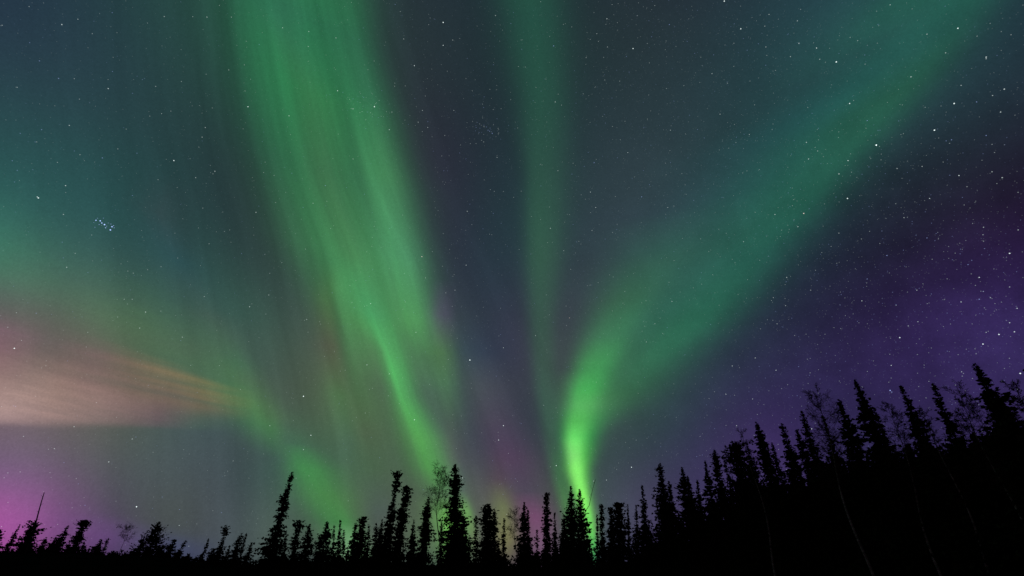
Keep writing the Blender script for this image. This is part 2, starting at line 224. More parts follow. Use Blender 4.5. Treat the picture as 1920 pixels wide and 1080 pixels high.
total = None
def add(v):
    global total
    total = v if total is None else VM('ADD', total, v)

add(VM('MULTIPLY', (1.0, 1.0, 1.0), tuple(AIRGLOW)))
for c, k, rgb in GLOWS:                                      # broad soft glows of the night sky
    g = M('EXPONENT', M('MULTIPLY_ADD', VM('DOT_PRODUCT', DIR, c, out=1), k, -k))
    add(VM('SCALE', tuple(rgb), s=g))

seed = 0
ray_u = None
for name, p, shape, colour, streak, (fx, fy) in CURTAINS:    # auroral curtains: centre, left and right width by elevation
    seed += 7.3
    shp = curves3(E01, [(s[0] + 10) / 100 for s in shape], [(s[1] + 90, s[2], s[3]) for s in shape])
    c_, wl, wr = split(shp)
    d = M('SUBTRACT', AZ, M('SUBTRACT', c_, 90.0))
    w = mixf(M('LESS_THAN', d, 0.0), wr, wl)
    if name == 'A1': ray_u = d
    t = M('DIVIDE', d, w)
    prof = M('EXPONENT', M('MULTIPLY', M('POWER', M('ABSOLUTE', t), p), -1.0))
    if streak > 0:
        nv = XYZ(M('MULTIPLY_ADD', t, fx, seed), M('MULTIPLY', EL, fy), seed)
        ns = noise(nv, 1.0, 3.0, 0.55)
        prof = M('MULTIPLY', prof, M('MULTIPLY_ADD', M('SUBTRACT', ns, 0.5), streak * 2.0, 1.0))
    col = curves3(E01, [(s[0] + 10) / 100 for s in colour], [s[1:] for s in colour])
    add(VM('SCALE', col, s=prof))

# thin cloud bank on the left, lit by a far town
cv = XYZ(M('MULTIPLY', AZ, 0.07), M('MULTIPLY_ADD', AZ, 0.05, M('MULTIPLY', EL, 0.62)), 3.1)
cn = noise(cv, 1.0, 5.0, 0.58)
cn2 = noise(XYZ(M('MULTIPLY', AZ, 0.035), M('MULTIPLY_ADD', AZ, 0.06, M('MULTIPLY', EL, 0.8)), 9.4), 1.0, 4.0, 0.55)
for p_up, p_dn, shape, colour, amt, nz in CLOUDS:
    shp = curves3(A01, [(s[0] + 90) / 180 for s in shape], [(s[1], s[2], s[3]) for s in shape])
    c_, up, dn = split(shp)
    wob = M('MULTIPLY', M('SUBTRACT', cn2 if nz else cn, 0.5), 1.4 if nz else 0.8)
    d = M('SUBTRACT', EL, M('ADD', c_, wob))
    above = M('GREATER_THAN', d, 0.0)
    t = M('ABSOLUTE', M('DIVIDE', d, mixf(above, dn, up)))
    prof = M('EXPONENT', M('MULTIPLY', M('POWER', t, mixf(above, p_dn, p_up)), -1.0))
    prof = M('MULTIPLY', prof, M('MULTIPLY_ADD', M('SUBTRACT', cn2 if nz else cn, 0.5), amt * 2.0, 1.0))
    col = curves3(A01, [(s[0] + 90) / 180 for s in colour], [s[1:] for s in colour])
    add(VM('SCALE', col, s=prof))

# fine rays running along the big left curtain
rn = noise(XYZ(M('MULTIPLY', ray_u, 0.42), M('MULTIPLY', EL, 0.03), 2.7), 1.0, 2.0, 0.6)
rm = M('EXPONENT', M('MULTIPLY', M('POWER', M('ABSOLUTE', M('DIVIDE', M('ADD', ray_u, 6.0), 25.0)), 2.0), -1.0))
total = VM('SCALE', total, s=M('MULTIPLY_ADD', M('MULTIPLY', M('SUBTRACT', rn, 0.5), rm), 0.62, 1.0))

# mottled star haze of the Milky Way on the right
mn = noise(DIR, 14.0, 5.0, 0.6)
mm = M('EXPONENT', M('MULTIPLY_ADD', VM('DOT_PRODUCT', DIR, HAZE_DIR, out=1), 9.0, -9.0))
total = VM('SCALE', total, s=M('MULTIPLY_ADD', M('MULTIPLY', M('SUBTRACT', mn, 0.5), mm), 1.1, 1.0))

# unresolved faint stars make the sky slightly grainy
gr = noise(DIR, 430.0, 1.0, 0.6)
gr2 = noise(DIR, 170.0, 1.0, 0.6)
gk = M('ADD', M('MULTIPLY_ADD', M('SUBTRACT', gr, 0.5), GRAIN, 1.0), M('MULTIPLY', M('SUBTRACT', gr2, 0.5), GRAIN * 0.5))
total = VM('SCALE', total, s=gk)
total = VM('MAXIMUM', total, (0.0, 0.0, 0.0))
bg = N('ShaderNodeBackground')
bg.inputs['Strength'].default_value = 1.0
NT.links.new(total, bg.inputs['Color'])
outw = N('ShaderNodeOutputWorld')
NT.links.new(bg.outputs[0], outw.inputs['Surface'])

# ------------------------------------------------------------------ positions in metres
ROW_AZ = [-180, -47.282, -41.869, -33.539, -29.662, -27.602, -25.461, -22.332, 2.1387, 12.63, 22.332, 30.859, 41.27, 49.18, 180]
ROW_R = [90, 110, 110, 106, 97, 88, 84, 67, 64, 60, 53, 44, 37, 35, 90]
ROW_Z = [0, 3.2516703258689055, 3.403927702722225, 3.393411658915133, 2.6930410368211017, 1.9826260645713065, 1.48317834092416, 1.1734953031805873, 1.10638339541228, 0.8755198450492094, 0.0004600179475551247, -0.7874123096357313, -1.0011747777295372, -0.5412458087729821, 0]
TREES = [
 ('spruce', -74.13, 81.27, -0.37221, -0.34108, 3.3422, 0.9626, 'blob', 0.02, 1.0, 'small leaning spruce cut off by the left edge above pink glow'),
 ('spruce', -73.244, 82.069, 0.20955, 0.18653, 4.032, 0.98165, 'spire', 0.02, 0.7, 'thin ragged spruce with a wispy bent tip, second from the left edge'),
 ('spruce', -70.536, 81.784, -0.015834, -0.013659, 4.4806, 1.8757, 'blob', 0.02, 1.0, 'round-headed bushy spruce beside the bare leaning snag on left ridge'),
 ('snag', -69.577, 81.29, -0.53911, -0.46454, 8.3615, 0.1158, '', 0.0, 1.0, 'bare leaning dead snag, a thin pole against the pink glow'),
 ('spruce', -70.922, 85.388, -0.037376, -0.031058, 2.403, 1.0531, 'cone', 0.02, 0.9, 'little pointed spruce in the dip right of the bare snag'),
 ('spruce', -68.797, 84.546, 0.14067, 0.11427, 2.3074, 1.2851, 'blob', 0.02, 0.9, 'low rounded spruce tucked against left side of a leaning pointed one'),
 ('spruce', -68.992, 85.674, 0.25088, 0.20142, 4.062, 1.3076, 'cone', 0.02, 1.0, 'leaning pointed spruce on left ridge between a low hump and club-headed tree'),
 ('spruce', -66.173, 85.353, 0.15683, 0.12136, 4.8557, 1.442, 'clubbig', 0.02, 1.1, 'club-headed leaning spruce, tallest green tree in the pink glow'),
 ('spruce', -69.24, 88.033, 0.013221, 0.010397, 2.1075, 0.73957, 'cone', 0.02, 0.8, 'tiny spruce poking up just left of the club-headed leaning one'),
 ('spruce', -65.108, 86.168, -0.23202, -0.1758, 1.7449, 0.8573, 'blob', 0.02, 0.8, 'tiny bushy spruce at the right foot of the club-headed leaning one'),
 ('spruce', -65.198, 88.596, 0.26706, 0.19591, 2.4595, 1.1441, 'cone', 0.02, 0.9, "short dense spruce, wider of a lone pair at purple glow's edge"),
 ('spruce', -64.912, 90.042, 0.07868, 0.056669, 2.6818, 0.52047, 'col', 0.02, 0.8, "needle-thin short spruce, slimmer of a lone pair at purple glow's edge"),
 ('birch', -61.334, 88.894, -0.22163, -0.15332, 4.2176, 1.1148, '', 0.0, 0.35, 'faint leafless birch alone on left ridge between two spruce clusters'),
 ('spruce', -53.81, 84.288, -0.03592, -0.022942, 4.7303, 2.5315, 'open', 0.02, 0.8, 'open-branched spruce with separate upswept boughs standing on left ridge'),
 ('spruce', -54.919, 83.57, 0.0076657, 0.0050371, 2.6951, 1.1198, 'cone', 0.02, 0.9, 'small spruce pressed against left side of the open-branched one'),
 ('spruce', -53.142, 85.889, -0.043162, -0.02672, 1.7212, 1.041, 'blob', 0.02, 0.8, 'low bush-like spruce at right foot of the open-branched one'),
 ('spruce', -50.765, 83.826, 0.24178, 0.14595, 2.4948, 0.8942, 'col', 0.02, 1.0, 'short blunt spruce, left of a lone pair before the dark gap'),
 ('spruce', -49.27, 83.555, 0.58916, 0.34462, 2.4717, 0.89759, 'cone', 0.02, 1.0, 'short tilted spruce, right of a lone pair before the dark gap'),
 ('spruce', -42.056, 77.3, 0.22014, 0.11937, 3.0272, 0.96272, 'spire', 0.02, 0.6, 'sparse spruce with sideways upper twigs, first right of the dark gap'),
 ('spruce', -40.584, 76.954, 0.06949, 0.036608, 2.0012, 1.086, 'blob', 0.02, 0.9, 'low rounded spruce in front of a slim club-topped one'),
 ('spruce', -39.507, 76.388, 0.19239, 0.099198, 4.978, 0.96241, 'club', 0.02, 0.9, 'slim leaning club-topped spruce, tallest before the big spire'),
 ('spruce', -39.445, 78.664, 0.073544, 0.036835, 2.7916, 0.74825, 'cone', 0.02, 0.9, 'knee-high little spruce at the foot of slim club-topped one'),
 ('spruce', -37.42, 76.32, 0.41173, 0.2005, 4.2939, 0.97238, 'col', 0.02, 0.8, 'leaning narrow spruce with even sides, left of two parallel poles'),
 ('spruce', -36.242, 75.779, 0.18515, 0.088272, 4.4767, 0.48513, 'col', 0.02, 0.7, 'pole-thin leaning spruce, right of two parallel ones'),
 ('spruce', -35.552, 76.106, 0.33308, 0.15471, 3.4141, 1.1011, 'cone', 0.02, 0.9, "short bushy-topped spruce just left of the big spire's skirt"),
 ('spruce', -25.742, 60.773, 0.38616, 0.16212, 10.226, 2.0705, 'bigspire', 0.02, 0.9, 'big leaning spire spruce with wide open skirt left of green band'),
 ('spruce', -25.226, 63.148, -0.31377, -0.12625, 4.3196, 0.87708, 'spire', 0.02, 0.7, "thin spruce half hidden behind the big spire's right boughs"),
 ('spruce', -25.025, 65.374, -0.21972, -0.084533, 5.5544, 1.0275, 'clubbig', 0.02, 0.9, 'dark knob-headed spruce right beside the big spire'),
 ('spruce', -23.796, 65.831, -0.21354, -0.077581, 5.2196, 1.5054, 'cone', 0.02, 1.0, 'evenly conical spruce with whip tip right of the knob-headed one'),
 ('spruce', -20.929, 64.699, -0.67781, -0.22319, 5.49, 1.7279, 'cone', 0.02, 0.9, 'broad ragged spruce with shoulder bough below green band'),
 ('spruce', -22.003, 65.398, -0.41946, -0.14263, 4.1008, 0.92784, 'blob', 0.02, 0.9, 'low shouldered spruce leaning on left side of the broad ragged one'),
 ('spruce', -20.814, 66.834, -0.55252, -0.17458, 5.2019, 0.71664, 'spire', 0.02, 0.8, 'thin spruce squeezed between the broad ragged one and a sharp spike'),
 ('spruce', -19.902, 66.068, -0.61364, -0.18796, 5.7523, 0.94736, 'spire', 0.02, 0.9, 'sharp spike-topped spruce under the right rim of the lower green band'),
 ('spruce', -20.015, 68.121, -0.50704, -0.15103, 4.7276, 0.61181, 'cone', 0.02, 0.8, 'short thin spruce clinging to right side of the sharp spike'),
 ('spruce', -17.681, 63.588, -0.26514, -0.074321, 5.2673, 1.1471, 'cone', 0.02, 1.0, 'dark pointed spruce close on left side of a blunt-topped one'),
 ('spruce', -17.077, 63.752, -0.2193, -0.059147, 5.9415, 1.1532, 'blob', 0.02, 1.1, 'blunt dark spruce, tallest between lower green band and twin columns'),
 ('spruce', -16.379, 64.967, -0.36443, -0.092964, 5.157, 0.94393, 'spire', 0.02, 0.7, 'ragged sparse spruce right of the blunt dark one'),
 ('spruce', -15.582, 65.163, -0.3579, -0.086625, 5.322, 0.71233, 'col', 0.02, 0.8, 'slender spruce standing alone left of the twin columns'),
 ('spruce', -14.392, 62.361, -0.31287, -0.073035, 5.4716, 0.91068, 'cone', 0.02, 1.0, 'half-height spruce against the left flank of the knobbly column'),
 ('spruce', -14.282, 63.412, 0.59871, 0.13188, 10.896, 1.243, 'knobcol', 0.02, 1.0, 'tall knobbly leaning column spruce with clubbed top, taller twin'),
 ('spruce', -12.899, 62.687, 0.57322, 0.11522, 8.9406, 1.2339, 'colt', 0.02, 1.2, 'thick even leaning column spruce, shorter right-hand twin'),
 ('spruce', -11.447, 65.0, -0.11604, -0.020542, 5.5594, 1.0798, 'cone', 0.02, 0.9, 'small pointed spruce right of the twin columns'),
 ('spruce', -10.019, 63.211, 0.27793, 0.043425, 7.832, 1.3516, 'taper', 0.02, 1.2, 'dense tapering spruce left of the tall leafless birch'),
 ('birch', -7.936, 62.498, -0.5378, -0.070644, 10.861, 1.4529, '', 0.0, 1.0, 'tall leafless birch with a feathery crown beside the tallest middle spruce'),
 ('spruce', -6.2886, 61.68, -0.35986, -0.03775, 11.312, 2.1826, 'jag', 0.02, 1.1, 'tallest middle spruce, jagged outline with dense wide lower half'),
 ('spruce', -7.8882, 63.512, -0.21232, -0.02673, 5.3627, 0.70907, 'cone', 0.02, 0.8, 'slim low spruce standing under the tall leafless birch'),
 ('spruce', -5.2949, 62.777, -0.36442, -0.031802, 5.765, 1.2903, 'blob', 0.02, 1.0, 'low dark spruce merging into right flank of tallest middle one'),
 ('spruce', -4.7914, 63.82, -0.079151, -0.0059917, 3.9281, 0.59679, 'cone', 0.02, 0.8, 'stub-like little spruce in the notch right of the tallest middle one'),
 ('spruce', -4.0257, 63.873, -0.12812, -0.0082038, 6.0208, 0.5978, 'col', 0.02, 0.7, 'thin solitary spruce between the wide notch and a dense block'),
 ('spruce', -2.7418, 62.94, -0.096792, -0.0042911, 7.1758, 1.3621, 'block', 0.02, 1.2, 'dense blocky spruce with double top left of yellow glow'),
 ('spruce', -2.0159, 63.968, -0.046019, -0.0014668, 6.8406, 0.69256, 'col', 0.02, 1.0, 'narrow spruce pressed on right side of the dense block'),
 ('spruce', -0.949, 63.993, 0.019375, 0.00028439, 5.8435, 0.84011, 'spire', 0.02, 0.9, 'single small spire against the yellow glow'),
 ('spruce', -1.5289, 65.982, -0.041155, -0.00096647, 3.8416, 0.74237, 'cone', 0.02, 0.8, 'very low spruce left of the small spire in yellow glow'),
 ('birch', 0.48196, 64.998, -0.10138, 0.00067268, 6.8539, 0.83815, '', 0.0, 0.45, 'sparse leafless sapling birch at right rim of yellow glow'),
 ('spruce', 1.2065, 61.988, 0.19398, -0.0040794, 7.3781, 1.3425, 'cone', 0.02, 1.1, 'pointed full spruce between yellow glow and magenta glow'),
 ('spruce', 1.8677, 62.972, -0.024182, 0.00071259, 6.6852, 0.77921, 'spire', 0.02, 0.9, 'narrow second tip rising behind right shoulder of full pointed spruce'),
 ('spruce', 2.7854, 63.939, 0.096236, -0.0042649, 4.6791, 0.59907, 'cone', 0.02, 0.9, 'stubby thin spruce alone below the magenta glow'),
 ('spruce', 3.7285, 61.888, 0.25673, -0.016001, 8.3756, 0.86026, 'colt', 0.02, 1.2, 'straight narrow column spruce with blunt top beside magenta glow'),
 ('spruce', 4.6586, 62.828, 0.23084, -0.017543, 6.3129, 0.82254, 'spire', 0.02, 1.0, 'half-height spruce stuck to right side of the straight column'),
 ('spruce', 5.5518, 61.751, 0.26613, -0.024505, 6.0385, 1.1533, 'cone', 0.02, 1.0, 'half-height conical spruce left of the pair before brightest ray'),
 ('spruce', 6.2428, 60.68, 0.40532, -0.043069, 8.8679, 1.6805, 'cone', 0.02, 1.1, 'left, denser spruce of the pair before the brightest green ray'),
 ('spruce', 7.2864, 59.556, 0.23048, -0.028651, 8.4402, 1.7371, 'conelace', 0.02, 0.8, 'lacy spruce with fine tip right in front of brightest green ray'),
 ('sapling', 7.7752, 59.494, 1.5631, -0.22524, 9.4649, 0.16592, '', 0.0, 1.0, 'crooked bare sapling with a long slanting twig right of brightest ray'),
 ('spruce', 9.2982, 62.31, 0.32097, -0.048743, 6.0362, 0.69321, 'spire', 0.02, 0.8, 'thin feathery spruce left of a smooth pole-like one'),
 ('spruce', 9.7055, 61.236, 0.31799, -0.051247, 7.0529, 0.56123, 'colt', 0.02, 1.2, 'smooth pole-like spruce standing alone right of brightest ray'),
 ('spruce', 10.471, 60.094, 0.39076, -0.0694, 6.6394, 0.73239, 'colt', 0.02, 1.2, 'flat-topped left shoulder of a dark square clump'),
 ('spruce', 11.147, 58.955, 0.4149, -0.079963, 6.9946, 1.1643, 'block', 0.02, 1.3, 'thick square-headed spruce forming the middle of the dark clump'),
 ('spruce', 12.188, 59.77, 0.50714, -0.10566, 6.9059, 0.54325, 'spire', 0.02, 0.9, 'slim spruce with a tufted tip just right of the square clump'),
 ('spruce', 12.821, 58.614, 0.48142, -0.10738, 6.7974, 0.79659, 'cone', 0.02, 1.0, 'small conical spruce left of a taller ragged spire'),
 ('spruce', 13.698, 58.415, 0.49354, -0.11794, 8.8192, 1.1426, 'cone', 0.02, 0.9, 'ragged spire spruce with drooping boughs at foot of right slope'),
 ('spruce', 15.589, 56.903, 0.43114, -0.11987, 11.087, 1.7591, 'taper', 0.02, 1.2, 'tall dense column spruce, first tall tree of the right slope'),
 ('spruce', 16.613, 57.654, 0.33597, -0.097868, 9.3235, 1.4532, 'cone', 0.02, 1.0, 'lower pointed spruce touching right side of the tall dense column'),
 ('spruce', 17.522, 55.29, 0.32805, -0.10504, 10.448, 2.1526, 'cone', 0.02, 1.1, 'sharp conical spruce with a lower twin tip beside it'),
 ('spruce', 18.461, 56.037, 0.085952, -0.028389, 9.7278, 1.4019, 'cone', 0.02, 1.0, 'lower twin tip behind right side of the sharp conical spruce'),
 ('spruce', 18.504, 54.969, 0.55372, -0.18951, 9.18, 1.2143, 'cone', 0.02, 1.0, 'shortest spike between two sharp spruces on lower right slope'),
 ('spruce', 19.661, 53.502, 0.044091, -0.016223, 10.906, 1.6239, 'cone', 0.02, 1.1, 'smooth-sided pointed spruce right of the shortest spike'),
 ('spruce', 20.169, 52.242, 0.21802, -0.084694, 11.824, 1.5765, 'layer', 0.02, 1.0, 'layered spruce with short stepped boughs left of a thin birch'),
 ('spruce', 21.275, 51.801, -0.20214, 0.082559, 11.197, 0.99409, 'spire', 0.02, 0.9, 'thin ragged spruce hidden partly by the small fuzzy birch'),
 ('birch', 22.18, 52.508, -0.21941, 0.092143, 12.022, 0.63875, '', 0.0, 0.5, 'small fuzzy birch squeezed between layered spruce and broad dark crown'),
 ('spruce', 21.71, 49.444, -0.30076, 0.13097, 12.132, 2.1572, 'blob', 0.02, 1.2, 'broad dark round-shouldered spruce on the mid slope'),
 ('birch', 20.777, 45.479, -0.15241, 0.069321, 13.006, 0.72748, '', 0.0, 0.8, 'birch with brushy tip above the broad dark spruce and pale trunk below'),
 ('spruce', 22.392, 49.139, 0.011369, -0.0051824, 12.08, 1.3271, 'cone', 0.02, 1.1, 'pointed spruce on right side of the broad dark crown'),
 ('spruce', 22.429, 45.803, -0.17199, 0.083821, 13.541, 2.0926, 'cone', 0.02, 1.1, 'tall tapering spruce with a needle tip at mid slope'),
 ('spruce', 23.766, 46.251, -0.30433, 0.15512, 11.656, 1.1113, 'cone', 0.02, 1.0, 'low spruce in the saddle between needle-tipped and club-tipped ones'),
 ('spruce', 23.462, 44.153, 0.12582, -0.06709, 13.042, 1.5153, 'layer', 0.02, 1.0, 'club-tipped slim spruce between the saddle and a narrow pair'),
 ('spruce', 24.595, 43.533, -0.11602, 0.065345, 12.369, 0.91573, 'col', 0.02, 1.0, 'narrow blunt spruce, lower of a close pair left of the large birch'),
 ('spruce', 24.108, 41.507, 0.0077282, -0.0044896, 13.601, 1.4131, 'cone', 0.02, 1.1, 'sharp leaning spruce, taller of a close pair left of the large birch'),
 ('birch', 22.274, 35.607, -0.22417, 0.13925, 13.968, 1.0483, '', 0.0, 1.6, 'large leafless birch with spreading feathery crown and long pale trunk'),
 ('spruce', 24.102, 39.18, 0.14291, -0.088273, 12.771, 1.1102, 'cone', 0.02, 1.0, "dark spruce half veiled by the large birch's twigs"),
 ('spruce', 24.271, 36.7, 0.048267, -0.031967, 13.375, 1.6873, 'layer', 0.02, 1.1, 'stepped blunt spruce right of the large birch'),
 ('spruce', 24.367, 34.209, -0.054114, 0.038482, 14.192, 1.7216, 'cone', 0.02, 1.2, 'tall clean spire spruce leaning left, first of three high spires'),
 ('spruce', 24.781, 33.91, -0.038206, 0.027887, 11.731, 1.1825, 'cone', 0.02, 1.0, 'low dark spruce between the first high spire and fuzzy birch'),
 ('birch', 24.494, 32.879, 0.23457, -0.17606, 12.179, 0.77043, '', 0.0, 1.7999999999999998, 'fuzzy rounded birch between first and second high spires'),
 ('spruce', 25.019, 31.21, -0.049077, 0.039278, 12.77, 1.4423, 'cone', 0.02, 1.2, 'slender spire spruce, second of three high spires'),
 ('birch', 24.793, 30.105, 0.015562, -0.012823, 11.049, 0.56943, '', 0.0, 1.5, 'low fuzzy birch between second and third high spires'),
 ('spruce', 25.513, 29.497, 0.030843, -0.026705, 12.299, 1.3973, 'cone', 0.02, 1.2, 'ragged spire spruce touching birch twigs, third of three high spires'),
 ('birch', 24.944, 27.327, 0.018512, -0.016909, 11.41, 0.7041, '', 0.0, 2.25, 'wide twiggy birch between the third spire and the highest spruce'),
 ('spruce', 25.151, 25.757, -0.024621, 0.024019, 12.256, 1.7802, 'rough', 0.02, 1.2, 'highest spruce of the photo with rough heavy boughs on right slope'),
 ('spruce', 24.966, 25.936, 0.20477, -0.19868, 10.338, 1.0458, 'blob', 0.02, 1.1, 'bushy dark spruce on right shoulder of the highest one'),
 ('birch', 24.599, 23.471, -0.15955, 0.16609, 10.452, 0.53869, '', 0.0, 1.9500000000000002, 'large twiggy birch near the right edge right of highest spruce'),
 ('spruce', 25.516, 23.956, 0.089866, -0.096079, 11.122, 0.84251, 'cone', 0.02, 1.1, 'spruce cut off by the right edge with only its left side showing'),
]
